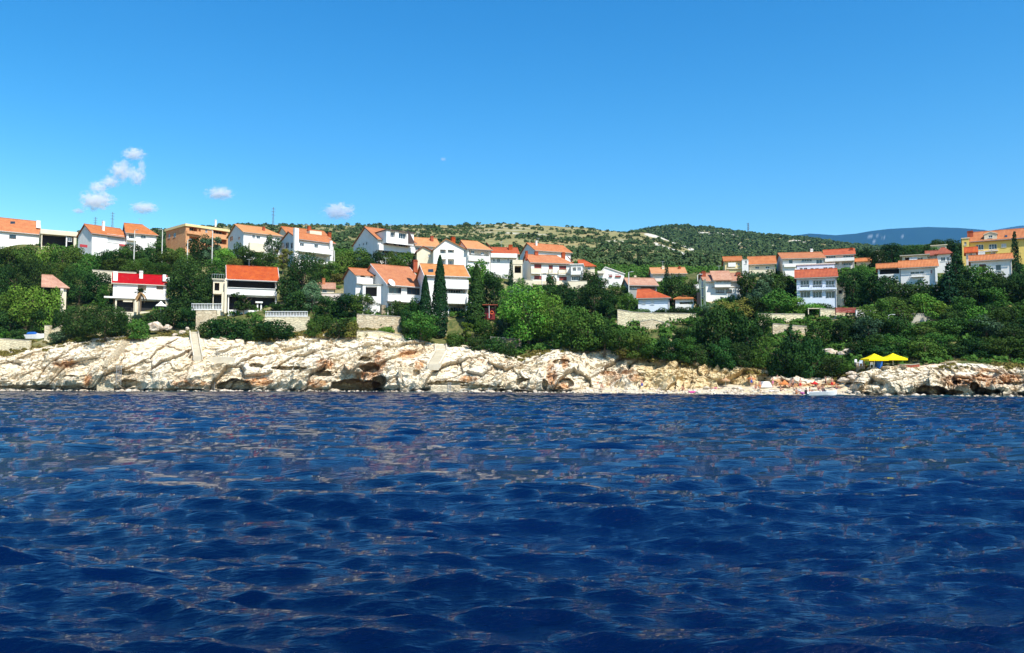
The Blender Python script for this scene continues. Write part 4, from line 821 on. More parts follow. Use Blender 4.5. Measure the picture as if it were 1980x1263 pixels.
H('terrace', 'shaded undercroft with square pillars below the crimson-roofed stone house', 'undercroft', 222, 326, 606, 579.5, 175.6, 0, 1.2, roof='flat', rmat=W_CREAM, wall=W_CREAM, oh=0.02, thick=.1,
  part_of=stoneh, pre='undercroft', elems=[('o', 226, 580.5, 258, 603, 1.1, dict(g=False, mat=SHADE_DK)), ('o', 272, 580.5, 322, 603, 1.1, dict(g=False, mat=SHADE_DK)), ('col', 263, 580, 604, -0.5, 0.5), ('col', 270, 580, 604, -0.5, 0.35, dict(mat=CONC)), ('col', 322, 582, 590, -0.4, .5, dict(mat=W_CREAM)), ('box', 238, 581.5, 256, 584, -0.4, -0.1, W_CREAM, 'beam')])
veranda = H('orange_roofed_house', 'house with bright orange-red roof, black open veranda and white slatted balcony', 'house', 440, 535, 606, 537, 176, 2, 8, ridge=(431, 514), rmat=R_RED, fascia=FRAMEW, oh=0.7,
  elems=[('o', 441, 542, 533, 557, 2.5, dict(mat=SHADE_DK, g=False)), ('box', 436, 558, 535, 571, -0.5, -0.01, W_WHITE, 'balcony_front'), ('o', 443, 574, 532, 600, 1.6, dict(mat=SHADE_DK, g=False)), ('col', 437, 538, 606, -0.4, 0.5, dict(mat=W_CREAM)), ('col', 498, 585, 600, 0.3, .3), ('col', 505, 585, 600, 0.3, .3),
         ('box', 494, 583, 508, 586, -.2, 1.0, W_WHITE, 'serving_hatch'), ('box', 440, 557.2, 535, 558, -0.7, -0.51, FRAMEW, 'handrail')])
H('stair_tower', 'pale stone stair tower with arch and roof terrace railing left of the black veranda', 'stair tower', 411, 434, 600, 542, 175.5, 0, 5, roof='flat', rmat=W_WHITE, wall=W_CREAM, oh=0.2,
  part_of=veranda, pre='stair_tower', elems=[('o', 415, 547, 424, 563, 1.2, dict(mat=SHADE_DK, g=False)), ('o', 413, 570, 428, 600, 1.2, dict(mat=SHADE_DK, g=False)), ('col', 431, 565, 603, -0.5, 0.5), ('b', 410, 433, 530, 539, 0.4, 'rail', METAL), ('b', 412, 430, 562, 567, 0.5, 'solid', W_CREAM)])
H('garden_shed', 'low garden house with pink tiled roof, brick chimney and one dark window', 'garden house', 612, 646, 572, 557, 184, 0, 5, ridge=(615, 548), rmat=R_PINK, wall=W_CREAM, elems=[('w', 623, 558, 632, 566, dict(n=1)), ('c', 626, 541, 0.7, R_OR, 2, 1.8)])
bigw = H('white_house', 'large white house with big orange roof, dark windows and white balustrade above the shore', 'house', 749, 820, 612, 549, 170, 27, 12, xg=690, ridge=(721, 512), rmat=R_OR, fascia=FRAMEW, oh=0.6,
  elems=[('w', 752, 556, 776, 569, dict(fr=FRAMEB, n=3)), ('w', 787, 557, 816, 570, dict(fr=FRAMEB, n=3)), ('b', 750, 818, 569, 583, 1.3, 'bal', W_WHITE), ('o', 751, 587, 757, 612, 1.2, dict(mat=SHADE_DK, g=False)), ('o', 762, 588, 815, 612, 1.5, dict(mat=SHADE_DK, g=False)), ('col', 759, 586, 611, -1.0, 0.45, dict(rnd=True)), ('dish', 756, 548, 0.9, -0.8),
         ('sw', 723, 525, 727, 531, dict(fr=FRAMEB, n=1)), ('box', 738, 590, 746, 612, -0.3, 0.5, ST_BROWN, 'stone_pier')])
H('white_wing', 'white side wing with small orange roof and rounded dark garage opening', 'house wing', 687, 722, 612, 531, 173, 18, 9, xg=664, ridge=(683, 520), rmat=R_OR, wall=W_WHITE,
  part_of=bigw, pre='side_wing', elems=[('o', 697, 531.5, 706, 536, 1.0, dict(mat=SHADE_DK, g=False)), ('o', 716, 532, 721, 538, 1.0, dict(mat=SHADE_DK, g=False)), ('box', 690, 537, 720, 549, -0.7, -0.02, W_WHITE, 'balcony_front')])
H('garage_block', 'white garage block with rounded dark opening under the small orange-roofed wing', 'garage', 701, 746, 588, 551, 170.8, 2, 3, roof='flat', rmat=CONC, oh=0.15, part_of=bigw, pre='garage', elems=[('o', 707, 554, 729, 573, 2.4, dict(mat=SHADE_DK, g=False))])
H('white_house', 'tall white house with stacked solid balconies and glazed ground floor behind the cypresses', 'house', 822, 904, 622, 531, 169, 12, 11, xg=806, ridge=(803, 511), rmat=R_ORY, wall=W_WHITE, oh=0.5, fascia=FRAMEW,
  elems=[('w', 856, 532.5, 861, 537), ('w', 864, 533, 869, 537, dict(pane=CURT)), ('b', 856, 906, 541, 557, 1.2, 'solid'), ('o', 861, 558, 900, 567, 1.0, dict(n=7, gfrac=.9)), ('b', 860, 906, 568, 586, 1.2, 'solid'), ('o', 868, 590, 901, 617, 1.6, dict(n=4, gfrac=.6, ztop=.9)), ('w', 857, 541, 861, 544), ('sky', 828, 523, 838, 528),
         ('c', 803, 506, 0.9, R_RED, 5, 2.4), ('col', 903, 590, 618, -0.9, 0.4), ('b', 903, 912, 574, 586, 2.0, 'solid')])
H('garden_pavilion', 'square-pillared stone pavilion with faded pink tiled roof among trees at the far left', 'pavilion', 82, 127, 606, 552, 172, 0, 7, ridge=(86, 533), rmat=R_PINK, wall=W_CREAM, oh=0.6, hipr=2.6, elems=[('o', 85, 556, 117, 606, 4.0, dict(mat=SHADE_DK, g=False)), ('col', 120, 555, 606, -0.2, 0.6, dict(mat=W_PINK))])
# ================================================================== VEGETATION
def leafquads(P, N, size, rng, el=1.0):
    n = len(P); N = N / np.maximum(np.linalg.norm(N, axis=1, keepdims=True), 1e-6)
    R = rng.normal(size=(n, 3)); T = np.cross(N, R); T /= np.maximum(np.linalg.norm(T, axis=1, keepdims=True), 1e-6); B = np.cross(N, T)
    s = (size * rng.uniform(0.6, 1.35, n))[:, None] * 0.5
    V = np.stack([P - T * s * el - B * s * .2, P - B * s * .75, P + T * s * el + B * s * .15, P + B * s * .8], 1) + rng.normal(size=(n, 4, 3)) * size * 0.08
    return V.reshape(-1, 3)
def quadsidx(n): return np.arange(n * 4).reshape(-1, 4)
def crown(lobes, n, size, seed, inner=0.15, jit=0.55):
    rng = np.random.RandomState(seed); L = np.array(lobes, float); wt = (L[:, 3] * L[:, 4] * L[:, 5]) ** 0.667; wt /= wt.sum()
    k = rng.choice(len(L), n * 3, p=wt); D = rng.normal(size=(n * 3, 3)); D /= np.linalg.norm(D, axis=1, keepdims=True)
    rad = np.where(rng.uniform(size=n * 3) < inner, rng.uniform(0.3, 0.75, n * 3), rng.uniform(0.82, 1.08, n * 3))
    rad *= 1 + 0.16 * vnoise(D[:, 0] * 3 + k * 5.3, D[:, 1] * 3, D[:, 2] * 3, seed)
    P = L[k, :3] + D * L[k, 3:6] * rad[:, None]
    keep = np.ones(len(P), bool)
    for i in range(len(L)):
        q = np.linalg.norm((P - L[i, :3]) / L[i, 3:6], axis=1); keep &= ~((q < 0.72) & (k != i) & (rad > 0.8))
    keep &= P[:, 2] > -0.02
    P = P[keep][:n]; D = D[keep][:n]; D[:, 2] += 0.25
    N = D + rng.normal(size=D.shape) * jit
    return leafquads(P, N, size, rng)
def rlobes(seed, n, w=0.36, z0=0.15, z1=0.85, top=0.5):
    rng = np.random.RandomState(seed); out = [(0, 0, 0.5, w * 0.8, w * 0.8, 0.34)]
    for i in range(n):
        a = rng.uniform(0, 6.28); z = rng.uniform(z0, z1); rr = math.sqrt(max(0.05, 1 - ((z - 0.45) / 0.62) ** 2)) * 0.34 * rng.uniform(0.7, 1.1); q = rng.uniform(0.13, 0.22)
        out.append((math.cos(a) * rr, math.sin(a) * rr, z, q, q, q * rng.uniform(0.6, 0.95)))
    return out
PROTO = {}
def proto(key, V, trunk):
    me = bpy.data.meshes.new(key + '_crown'); Q = quadsidx(len(V) // 4)
    me.vertices.add(len(V)); me.vertices.foreach_set('co', np.asarray(V, np.float32).ravel()); me.loops.add(Q.size); me.loops.foreach_set('vertex_index', Q.astype(np.int32).ravel())
    me.polygons.add(len(Q)); me.polygons.foreach_set('loop_start', np.arange(0, Q.size, 4, dtype=np.int32)); me.polygons.foreach_set('loop_total', np.full(len(Q), 4, dtype=np.int32)); me.update(calc_edges=True)
    me.materials.append(L_MID); tm = bpy.data.meshes.new(key + '_trunk'); tm.from_pydata(trunk.v, [], trunk.f); tm.materials.append(BARK); PROTO.setdefault(key, []).append((me, tm))
def trunkmb(seed, h=0.6, r=0.03, limbs=5):
    rng = np.random.RandomState(seed); m = MB(); p = [(0, 0, -0.12), (rng.uniform(-.03, .03), rng.uniform(-.03, .03), h * .4), (rng.uniform(-.05, .05), rng.uniform(-.05, .05), h)]
    m.tube(p, [r, r * .75, r * .4], 6)
    for i in range(limbs):
        a = rng.uniform(0, 6.28); z = h * rng.uniform(.35, .8); m.tube([(0, 0, z), (math.cos(a) * .14, math.sin(a) * .14, z + .12), (math.cos(a) * .27, math.sin(a) * .27, z + rng.uniform(.15, .3))], [r * .5, r * .35, r * .15], 5)
    return m
for i in range(5): proto('broad', crown(rlobes(10 + i, 17), 3400, 0.050, 100 + i), trunkmb(i))
for i in range(5): proto('big', crown(rlobes(30 + i, 30), 8500, 0.030, 200 + i), trunkmb(10 + i))
for i in range(4): proto('shrub', crown([(x, y, z * .8, a, b, c) for x, y, z, a, b, c in rlobes(50 + i, 14, 0.42, 0.02, 0.8)], 2600, 0.060, 300 + i), trunkmb(20 + i, .5, .02))
for i in range(3):                                     # light open trees: long limbs, separate leaf clouds
    rng = np.random.RandomState(70 + i); lb = [(math.cos(a) * r, math.sin(a) * r, z, q, q, q * .6) for a, r, z, q in zip(rng.uniform(0, 6.28, 26), rng.uniform(.05, .42, 26), rng.uniform(.25, .92, 26), rng.uniform(.07, .13, 26))]
    proto('loose', crown(lb, 3600, 0.042, 400 + i, .3, .8), trunkmb(30 + i, .75, .022, 9))
for i in range(3):                                     # fir / cedar: drooping tiers
    rng = np.random.RandomState(80 + i); P = []; N = []
    for t_ in range(26):
        z = 0.08 + 0.9 * t_ / 26; R = 0.5 * (1 - z) ** 0.75 * rng.uniform(.82, 1.1)
        for b in range(int(6 + 8 * (1 - z))):
            a = rng.uniform(0, 6.28); Rb = R * rng.uniform(.65, 1.12); n = int(6 + 26 * Rb)
            s_ = rng.uniform(0.1, 1, n) ** .7; w_ = rng.normal(size=n) * .028
            P.append(np.stack([np.cos(a) * s_ * Rb - np.sin(a) * w_, np.sin(a) * s_ * Rb + np.cos(a) * w_, z - s_ * Rb * .22 + rng.normal(size=n) * .012], 1)); N.append(np.tile([math.cos(a) * .5, math.sin(a) * .5, .9], (n, 1)) + rng.normal(size=(n, 3)) * .4)
    P = np.concatenate(P); N = np.concatenate(N); proto('fir', leafquads(P, N, 0.045, rng), MB().tube([(0, 0, -.1), (0, 0, .95)], [.022, .005], 6))
for i in range(3):                                     # cypress: narrow flame
    rng = np.random.RandomState(90 + i); n = 5200; z = rng.uniform(0.01, 1, n) ** .9; a = rng.uniform(0, 6.28, n); R = 0.5 * np.minimum(1, (1 - z) ** .62 * 1.12) * np.minimum(1, .55 + z * 2.2)
    R *= 1 + .22 * vnoise(np.cos(a) * 2.5, np.sin(a) * 2.5, z * 22, 5 + i); R *= np.where(rng.uniform(size=n) < .2, rng.uniform(.4, .8, n), rng.uniform(.88, 1.05, n))
    P = np.stack([np.cos(a) * R, np.sin(a) * R, z], 1); N = np.stack([np.cos(a), np.sin(a), z * 0 + .3], 1) + rng.normal(size=(n, 3)) * .45
    V = leafquads(P, N, 0.10, rng).reshape(-1, 4, 3); c = V.mean(1, keepdims=True); V = c + (V - c) * np.array([1, 1, .30]); proto('cypress', V.reshape(-1, 3), MB().tube([(0, 0, -.05), (0, 0, .5)], [.06, .03], 6))
def row_of(x, Y): return HORIZ - (gz(x, Y) - CAMH) / Y * F
def Yof(x, yb):
    a, b = float(np.interp(x, XS, [p[0][0] for p in TT])) - 1, 290.0
    ys = np.linspace(a, b, 160); rows_ = HORIZ - (terr(np.full(160, float(x)), ys) - CAMH) / ys * F
    i = np.where(rows_ <= yb)[0]; return float(ys[i[0]]) if len(i) else b
ORD = ['first', 'second', 'third', 'fourth', 'fifth', 'sixth', 'seventh', 'eighth', 'ninth', 'tenth', 'eleventh', 'twelfth', 'thirteenth', 'fourteenth', 'fifteenth', 'sixteenth', 'seventeenth', 'eighteenth']
MT = {'d': (L_DARK, 'dark green'), 'm': (L_MID, 'green'), 'b': (L_BRIGHT, 'bright green'), 'o': (L_OLIVE, 'grey-green'), 'y': (L_YEL, 'yellowing'), 'c': (L_CONE, 'blackish green')}
KD = {'broad': ('tree', 'round-crowned tree'), 'big': ('tree', 'large round-crowned tree'), 'shrub': ('shrub', 'bushy shrub'), 'loose': ('tree', 'open airy tree'), 'fir': ('fir_tree', 'pointed fir'), 'cypress': ('cypress', 'narrow cypress')}
trng = random.Random(5); TREEPTS = []
def plant(x, yt, yb, wpx, kind, tone, label=None, Y=None, group=None, cover=None):
    Y = Y or Yof(x, yb); base = gp(x, Y); top = zrow(yt, Y); h = max(top - base.z + 0.3, 1.0); wd = wpx / F * Y
    TREEPTS.append((x, Y, wd))
    k = 'big' if kind == 'broad' and wd > 7.5 else kind
    cm_, tm = trng.choice(PROTO[k]); name, word = KD[k]; mat, tn = MT[tone]
    r = thing(name, label or (tn + ' ' + word), name.replace('_', ' '), (base.x, base.y, base.z - 0.3), trng.uniform(0, 6.28), group)
    r.scale = (wd, wd, h)
    for me, nm, mt in ((cm_, 'crown', mat), (tm, 'trunk', BARK)):
        o = bpy.data.objects.new(nm, me); COL.objects.link(o); o.parent = r; o.material_slots[0].link = 'OBJECT'; o.material_slots[0].material = mt
        if nm == 'trunk' and k != 'cypress': o.scale = (h / wd if h > wd else 1, h / wd if h > wd else 1, 1); o.scale = (min(o.scale[0], 1.6), min(o.scale[1], 1.6), 1)
    return r
def zone(phrase, group, items):
    items = sorted(items, key=lambda q: q[0])
    keys = [(q[4], q[5]) for q in items]; cnt = {}
    for q in items:
        k = (q[4], q[5]); tot = keys.count(k); cnt[k] = cnt.get(k, 0) + 1; i = cnt[k]
        if len(q) > 6: plant(*q[:6], label=q[6], group=group); continue
        Yq = Yof(q[0], q[2]); kk = 'big' if q[4] == 'broad' and q[3] / F * Yq > 7.5 else q[4]
        word = MT[q[5]][1] + ' ' + {'broad': 'round tree', 'big': 'round tree', 'shrub': 'shrub', 'loose': 'airy tree', 'fir': 'fir', 'cypress': 'cypress'}[q[4]]
        pos = '' if tot == 1 else ('leftmost ' if i == 1 else 'rightmost ' if i == tot else ORD[i - 1] + ' ')
        plant(*q[:6], label=(pos + word + ' ' + phrase), group=group)
B, S, Lo, P_, C_ = 'broad', 'shrub', 'loose', 'fir', 'cypress'
zone('below the far left white upper house', 'trees under the far left upper houses', [(-20, 480, 530, 60, B, 'd'), (12, 474, 528, 52, B, 'm'), (45, 470, 525, 55, B, 'm'), (80, 468, 527, 50, B, 'b'), (112, 470, 530, 50, B, 'm'), (140, 476, 532, 46, B, 'm'), (166, 484, 535, 50, B, 'm')])
zone('in the dark grove behind the stone pavilion', 'grove behind the pavilion', [(-15, 510, 600, 70, B, 'd'), (25, 505, 585, 70, B, 'd'), (70, 495, 575, 70, B, 'd'), (112, 505, 572, 66, B, 'm'), (150, 515, 590, 70, B, 'd'), (185, 525, 585, 54, B, 'd'), (205, 548, 600, 40, B, 'm')])
zone('in front of the stone pavilion', 'garden trees at the far left', [(62, 540, 634, 96, B, 'b'), (5, 560, 645, 60, B, 'm'), (98, 552, 642, 52, B, 'b'), (80, 592, 645, 44, B, 'd'), (20, 600, 650, 60, B, 'd'), (118, 598, 645, 40, B, 'd'), (40, 628, 656, 36, S, 'd'), (6, 630, 656, 26, S, 'b')])
zone('on the bank below the crimson-roofed stone house', 'shrubs on the bank below the stone house', [(150, 583, 655, 76, B, 'd'), (205, 578, 655, 92, B, 'd'), (240, 600, 640, 36, S, 'd'), (272, 608, 655, 46, S, 'm'), (300, 590, 630, 50, S, 'd'), (335, 578, 638, 60, B, 'd'), (362, 590, 636, 46, B, 'd'), (118, 632, 662, 44, S, 'o'), (160, 645, 664, 40, S, 'm')])
zone('between the red-awning house and the stone house', 'trees above the stone house', [(205, 482, 528, 48, B, 'd'), (238, 476, 520, 44, B, 'm'), (222, 500, 535, 56, B, 'm'), (262, 500, 537, 60, B, 'm'), (292, 462, 515, 54, B, 'd'), (318, 485, 528, 48, B, 'm'), (300, 505, 545, 60, B, 'm'), (255, 470, 505, 36, B, 'd')])
zone('below the unfinished brick block', 'trees under the brick block', [(340, 478, 525, 42, B, 'm'), (388, 448, 512, 62, B, 'd'), (362, 486, 530, 44, B, 'm'), (408, 458, 515, 46, Lo, 'o'), (432, 478, 522, 44, B, 'b'), (418, 500, 540, 46, B, 'm'), (352, 508, 560, 60, B, 'm')])
zone('between the stone house and the black-veranda house', 'tall trees between the two lower left houses', [(372, 498, 606, 92, B, 'd'), (348, 530, 600, 60, B, 'd'), (402, 525, 606, 56, B, 'd'), (385, 560, 612, 60, B, 'd')])
zone('above the black-veranda house', 'trees above the veranda house', [(462, 470, 515, 40, B, 'm'), (486, 482, 520, 44, B, 'd'), (524, 452, 512, 34, B, 'o'), (510, 486, 525, 44, B, 'm'), (545, 478, 530, 40, Lo, 'y'), (452, 492, 520, 36, S, 'y')])
zone('beside the right end of the black veranda', 'trees beside the veranda house', [(585, 484, 590, 74, B, 'd'), (560, 515, 600, 60, B, 'd'), (600, 543, 604, 44, B, 'o'), (570, 560, 610, 60, B, 'd'), (620, 495, 540, 44, B, 'm'), (642, 505, 545, 40, B, 'm')])
zone('in front of the black-veranda house', 'garden shrubs in front of the veranda house', [(470, 556, 610, 56, Lo, 'd'), (412, 604, 652, 56, S, 'd'), (440, 598, 658, 74, S, 'd'), (480, 602, 655, 60, S, 'd'), (535, 606, 668, 86, S, 'd'), (510, 612, 660, 50, S, 'm'), (545, 580, 606, 50, S, 'd')])
zone('above the garden house with pink roof', 'trees between the upper and lower white houses', [(660, 478, 530, 44, B, 'm'), (690, 480, 525, 52, B, 'm'), (722, 484, 522, 46, B, 'd'), (750, 484, 518, 44, B, 'm'), (775, 484, 516, 46, B, 'm'), (808, 486, 514, 40, B, 'm'), (832, 494, 514, 34, B, 'm'), (705, 500, 530, 50, B, 'd'), (655, 520, 548, 36, S, 'y')])
zone('on the wall in front of the white garage', 'shrubs in front of the white garage', [(635, 572, 622, 60, B, 'd'), (668, 566, 618, 56, B, 'd'), (700, 566, 612, 56, B, 'm'), (720, 576, 606, 36, B, 'd'), (625, 598, 640, 44, S, 'm'), (655, 604, 655, 64, S, 'd'), (680, 610, 652, 36, S, 'y'), (610, 610, 648, 34, S, 'm')])
zone('in front of the white balustraded house', 'garden trees before the balustraded house', [(770, 582, 625, 56, B, 'd'), (795, 575, 640, 50, B, 'd'), (812, 602, 668, 72, B, 'm'), (745, 626, 646, 34, S, 'b'), (790, 610, 650, 40, S, 'm')])
plant(822, 533, 650, 30, C_, 'c', 'shorter dark cypress in front of the white balustraded house', group='cypresses')
plant(850, 495, 652, 36, C_, 'c', 'tallest dark cypress, rising between the two orange roofs', group='cypresses')
plant(921, 512, 640, 42, C_, 'd', 'broad dark cypress right of the stacked balconies', group='cypresses')
zone('right of the stacked-balcony house', 'trees right of the balconied house', [(925, 498, 560, 56, B, 'b'), (955, 525, 610, 60, B, 'd'), (880, 634, 668, 36, S, 'm'), (902, 622, 665, 36, Lo, 'b'), (940, 610, 660, 50, B, 'm'), (925, 640, 690, 44, S, 'd'), (960, 640, 692, 50, S, 'd'), (985, 650, 694, 36, S, 'd'), (980, 590, 660, 46, B, 'o'), (988, 500, 575, 26, P_, 'c')])
zone('in the lush thicket above the rust-stained cliff', 'thicket above the rust-stained cliff', [(1020, 548, 672, 118, B, 'b'), (1000, 540, 640, 70, B, 'o'), (1066, 562, 664, 84, B, 'b'), (1104, 590, 672, 74, B, 'm'), (1045, 600, 668, 60, Lo, 'm'), (1138, 600, 690, 74, B, 'm'), (1168, 610, 698, 60, B, 'd'), (1198, 622, 700, 60, B, 'm'), (1085, 620, 672, 46, S, 'm'), (1120, 640, 684, 40, S, 'd'), (1150, 655, 702, 40, S, 'd')])
zone('below the brown-shuttered white house', 'trees under the brown-shuttered house', [(1068, 522, 558, 24, S, 'd'), (1010, 535, 580, 46, B, 'm'), (1045, 548, 590, 46, B, 'd'), (1085, 542, 590, 50, B, 'd'), (1118, 545, 600, 60, B, 'd'), (1150, 548, 612, 60, B, 'd'), (1140, 520, 556, 40, B, 'd'), (1178, 560, 612, 50, B, 'd'), (1200, 545, 585, 40, B, 'm'), (1160, 535, 570, 40, B, 'd')])
zone('around the long red-roofed white house', 'garden trees round the red-roofed house', [(1215, 565, 612, 44, B, 'm'), (1240, 590, 614, 38, S, 'm'), (1282, 588, 612, 36, S, 'd'), (1306, 586, 612, 46, S, 'd'), (1335, 586, 612, 40, S, 'd'), (1302, 528, 590, 54, B, 'd'), (1332, 540, 596, 46, B, 'd'), (1290, 505, 560, 24, P_, 'c'), (1276, 535, 572, 26, S, 'b'), (1322, 548, 575, 30, S, 'm')])
zone('on the slope below the pale retaining wall', 'thicket below the pale wall', [(1232, 640, 702, 54, B, 'm'), (1262, 662, 706, 50, B, 'm'), (1292, 650, 706, 60, B, 'd'), (1322, 650, 712, 56, B, 'm'), (1212, 660, 702, 44, S, 'y'), (1346, 660, 716, 54, B, 'd'), (1320, 630, 672, 44, B, 'd'), (1250, 655, 690, 34, S, 'b'), (1372, 680, 726, 46, S, 'd')])
zone('in the dark wood below the pink-roofed house', 'wood below the pink-roofed house', [(1352, 606, 690, 50, B, 'd'), (1380, 588, 700, 76, B, 'd'), (1398, 650, 728, 60, B, 'd'), (1415, 590, 695, 74, B, 'm'), (1448, 600, 708, 66, B, 'd'), (1470, 640, 712, 44, B, 'm'), (1402, 690, 738, 46, S, 'd'), (1432, 660, 722, 44, B, 'd'), (1474, 600, 660, 40, B, 'm')])
zone('in front of the pink-roofed house', 'shrubs before the pink-roofed house', [(1375, 576, 612, 40, S, 'o'), (1400, 582, 620, 54, B, 'y'), (1432, 574, 620, 56, B, 'y'), (1462, 574, 618, 60, B, 'd'), (1416, 562, 588, 18, S, 'c')])
zone('between the pink-roofed and tall seaside houses', 'trees between the pink-roofed and seaside houses', [(1445, 520, 588, 44, B, 'd'), (1472, 522, 596, 60, Lo, 'o'), (1495, 518, 590, 60, B, 'd'), (1522, 522, 585, 44, B, 'd'), (1500, 560, 618, 70, B, 'm'), (1530, 572, 616, 60, B, 'b'), (1565, 578, 606, 56, S, 'b'), (1592, 580, 604, 44, S, 'd'), (1470, 545, 600, 50, B, 'o')])
zone('in the tall clump right of the beach cliff', 'clump at the right end of the beach', [(1528, 622, 735, 62, P_, 'c'), (1512, 650, 738, 60, B, 'd'), (1550, 655, 742, 62, B, 'd'), (1580, 610, 672, 62, B, 'm'), (1568, 650, 740, 60, B, 'd'), (1602, 690, 738, 60, B, 'd'), (1632, 694, 730, 44, B, 'm'), (1626, 618, 668, 44, B, 'd'), (1540, 640, 735, 40, P_, 'c'), (1500, 690, 740, 40, S, 'd')])
zone('right of the tall seaside house', 'trees right of the seaside house', [(1652, 520, 592, 56, B, 'd'), (1640, 530, 580, 36, B, 'o'), (1685, 525, 590, 60, B, 'd'), (1715, 530, 580, 60, B, 'd'), (1745, 545, 592, 64, B, 'd'), (1780, 535, 585, 64, B, 'd'), (1700, 482, 520, 40, B, 'd'), (1728, 470, 512, 44, B, 'c'), (1674, 480, 512, 40, B, 'd'), (1668, 508, 548, 40, B, 'm')])
zone('on the wooded ridge under the blue mountains', 'trees on the right-hand ridge', [(1750, 476, 496, 40, B, 'm'), (1778, 472, 494, 44, B, 'm'), (1800, 470, 496, 40, B, 'm'), (1830, 460, 494, 50, B, 'd'), (1852, 458, 496, 44, B, 'd'), (1812, 478, 500, 30, B, 'm')])
plant(1852, 468, 570, 66, P_, 'c', 'broad blackish fir left of the yellow house', group='firs by the yellow house')
plant(1838, 505, 600, 74, P_, 'c', 'lower spreading fir below the broad fir by the yellow house', group='firs by the yellow house')
plant(1873, 520, 590, 60, P_, 'c', 'fir in front of the white bungalow, left of its red door', group='firs by the yellow house')
plant(1968, 444, 540, 40, P_, 'c', 'tall pointed fir at the right edge before the yellow house', group='firs by the yellow house')
r5 = random.Random(11)
def fill(phrase, group, x0, x1, y0, y1, step, wpx, hpx, tones):
    it = []; x = x0
    while x < x1:
        w_ = wpx * r5.uniform(.8, 1.25); yb = r5.uniform(y0, y1); it.append((x, yb - hpx * r5.uniform(.8, 1.25), yb, w_, B if r5.random() < .7 else S, r5.choice(tones))); x += step * r5.uniform(.8, 1.2)
    zone(phrase, group, it)
fill('in the top band of the right-hand slope', 'slope thicket, top band', 1880, 2030, 562, 574, 26, 52, 48, 'dmmd')
fill('in the second band of the right-hand slope', 'slope thicket, second band', 1800, 2030, 586, 602, 25, 56, 50, 'dmdd')
fill('in the middle band of the right-hand slope', 'slope thicket, middle band', 1690, 2030, 618, 636, 26, 58, 50, 'dmdmb')
fill('in the fourth band of the right-hand slope', 'slope thicket, fourth band', 1650, 2030, 650, 664, 27, 58, 48, 'dmmdo')
fill('in the lowest band above the right-hand rocks', 'slope thicket, lowest band', 1660, 2030, 684, 696, 28, 56, 42, 'dmmd')
# palm by the stone house
def palm(x, yt, yb, Y):
    base = gp(x, Y); base.z = zrow(yb, Y); h = zrow(yt, Y) - base.z; r = thing('palm_tree', 'short palm with brown skirt in front of the stone house', 'palm', tuple(base)); rg = np.random.RandomState(3)
    MB().tube([(0, 0, -.3), (.05, 0, h * .5), (0, 0, h * .8)], [.22, .2, .26], 8).build('trunk', BARK, r)
    for nm, mt, a0, a1, n in (('crown', L_MID, .2, 1.3, 30), ('dead_skirt', plain('dead_palm', (.34, .2, .08)), -1.1, -.3, 16)):
        V = []; 
        for i in range(n):
            a = rg.uniform(0, 6.28); e = rg.uniform(a0, a1); L_ = h * .36; d = np.array([math.cos(a) * math.cos(e), math.sin(a) * math.cos(e), math.sin(e)]); sd = np.array([-math.sin(a), math.cos(a), 0]); p = np.array([0, 0, h * .8]); prev = None
            for k in range(6):
                q = p + d * L_ * k / 5 - np.array([0, 0, (k / 5) ** 2 * L_ * .5]); wv = .26 * math.sin(math.pi * (k + .6) / 6.2)
                if prev is not None: V += [prev[0], prev[1], q + sd * wv, q - sd * wv]
                prev = (q - sd * wv, q + sd * wv)
        npmesh(nm, V, quadsidx(len(V) // 4), mt, r)
palm(270, 556, 600, 173)
# ------------------------------------------------------------------ scrub masses
def scatter(name, pts, sizes, mat, n, leafsz, seed, label, flat=0.75):
    rng = np.random.RandomState(seed); T = []
    for k in range(6):
        D = rng.normal(size=(n, 3)); D[:, 2] = np.abs(D[:, 2]) * .9 - .1; D /= np.linalg.norm(D, axis=1, keepdims=True)
        P = D * rng.uniform(.55, 1.05, (n, 1)) * .5 * (1 + .3 * vnoise(D[:, 0] * 2.2, D[:, 1] * 2.2, D[:, 2] * 2.2, k)[:, None]); P[:, 2] *= flat; T.append(leafquads(P, D + rng.normal(size=D.shape) * .45, leafsz, rng))
    T = np.array(T); N_ = len(pts); k = rng.randint(0, 6, N_); a = rng.uniform(0, 6.28, N_); c, s = np.cos(a), np.sin(a); V = T[k].copy()
    X = V[..., 0] * c[:, None] - V[..., 1] * s[:, None]; Y_ = V[..., 0] * s[:, None] + V[..., 1] * c[:, None]
    V = np.stack([X * sizes[:, None] + pts[:, 0:1], Y_ * sizes[:, None] + pts[:, 1:2], V[..., 2] * sizes[:, None] + pts[:, 2:3]], -1).reshape(-1, 3)
    return tag(npmesh(name, V, quadsidx(len(V) // 4), mat), label, None, None, 'stuff')
def ongrid(H_, rng, n, x0, x1, y0, y1, dens):
    XX, YY, WX, ZZ, bare = H_; xs_, ys_ = XX[0], YY[:, 0]; out = []
    x = rng.uniform(x0, x1, n); Y = np.exp(rng.uniform(math.log(y0), math.log(y1), n)); i = np.clip(np.searchsorted(xs_, x), 0, len(xs_) - 1); j = np.clip(np.searchsorted(ys_, Y), 1, len(ys_) - 1)
    f = (Y - ys_[j - 1]) / (ys_[j] - ys_[j - 1]); z = ZZ[j - 1, i] * (1 - f) + ZZ[j, i] * f; b = bare[j, i]; wx_ = x2u(x) * Y
    keep = rng.uniform(size=n) < dens(x, Y, wx_) * (1 - .85 * (b > .4)); return np.stack([wx_, Y, z], 1)[keep], x[keep]
rg = np.random.RandomState(21)
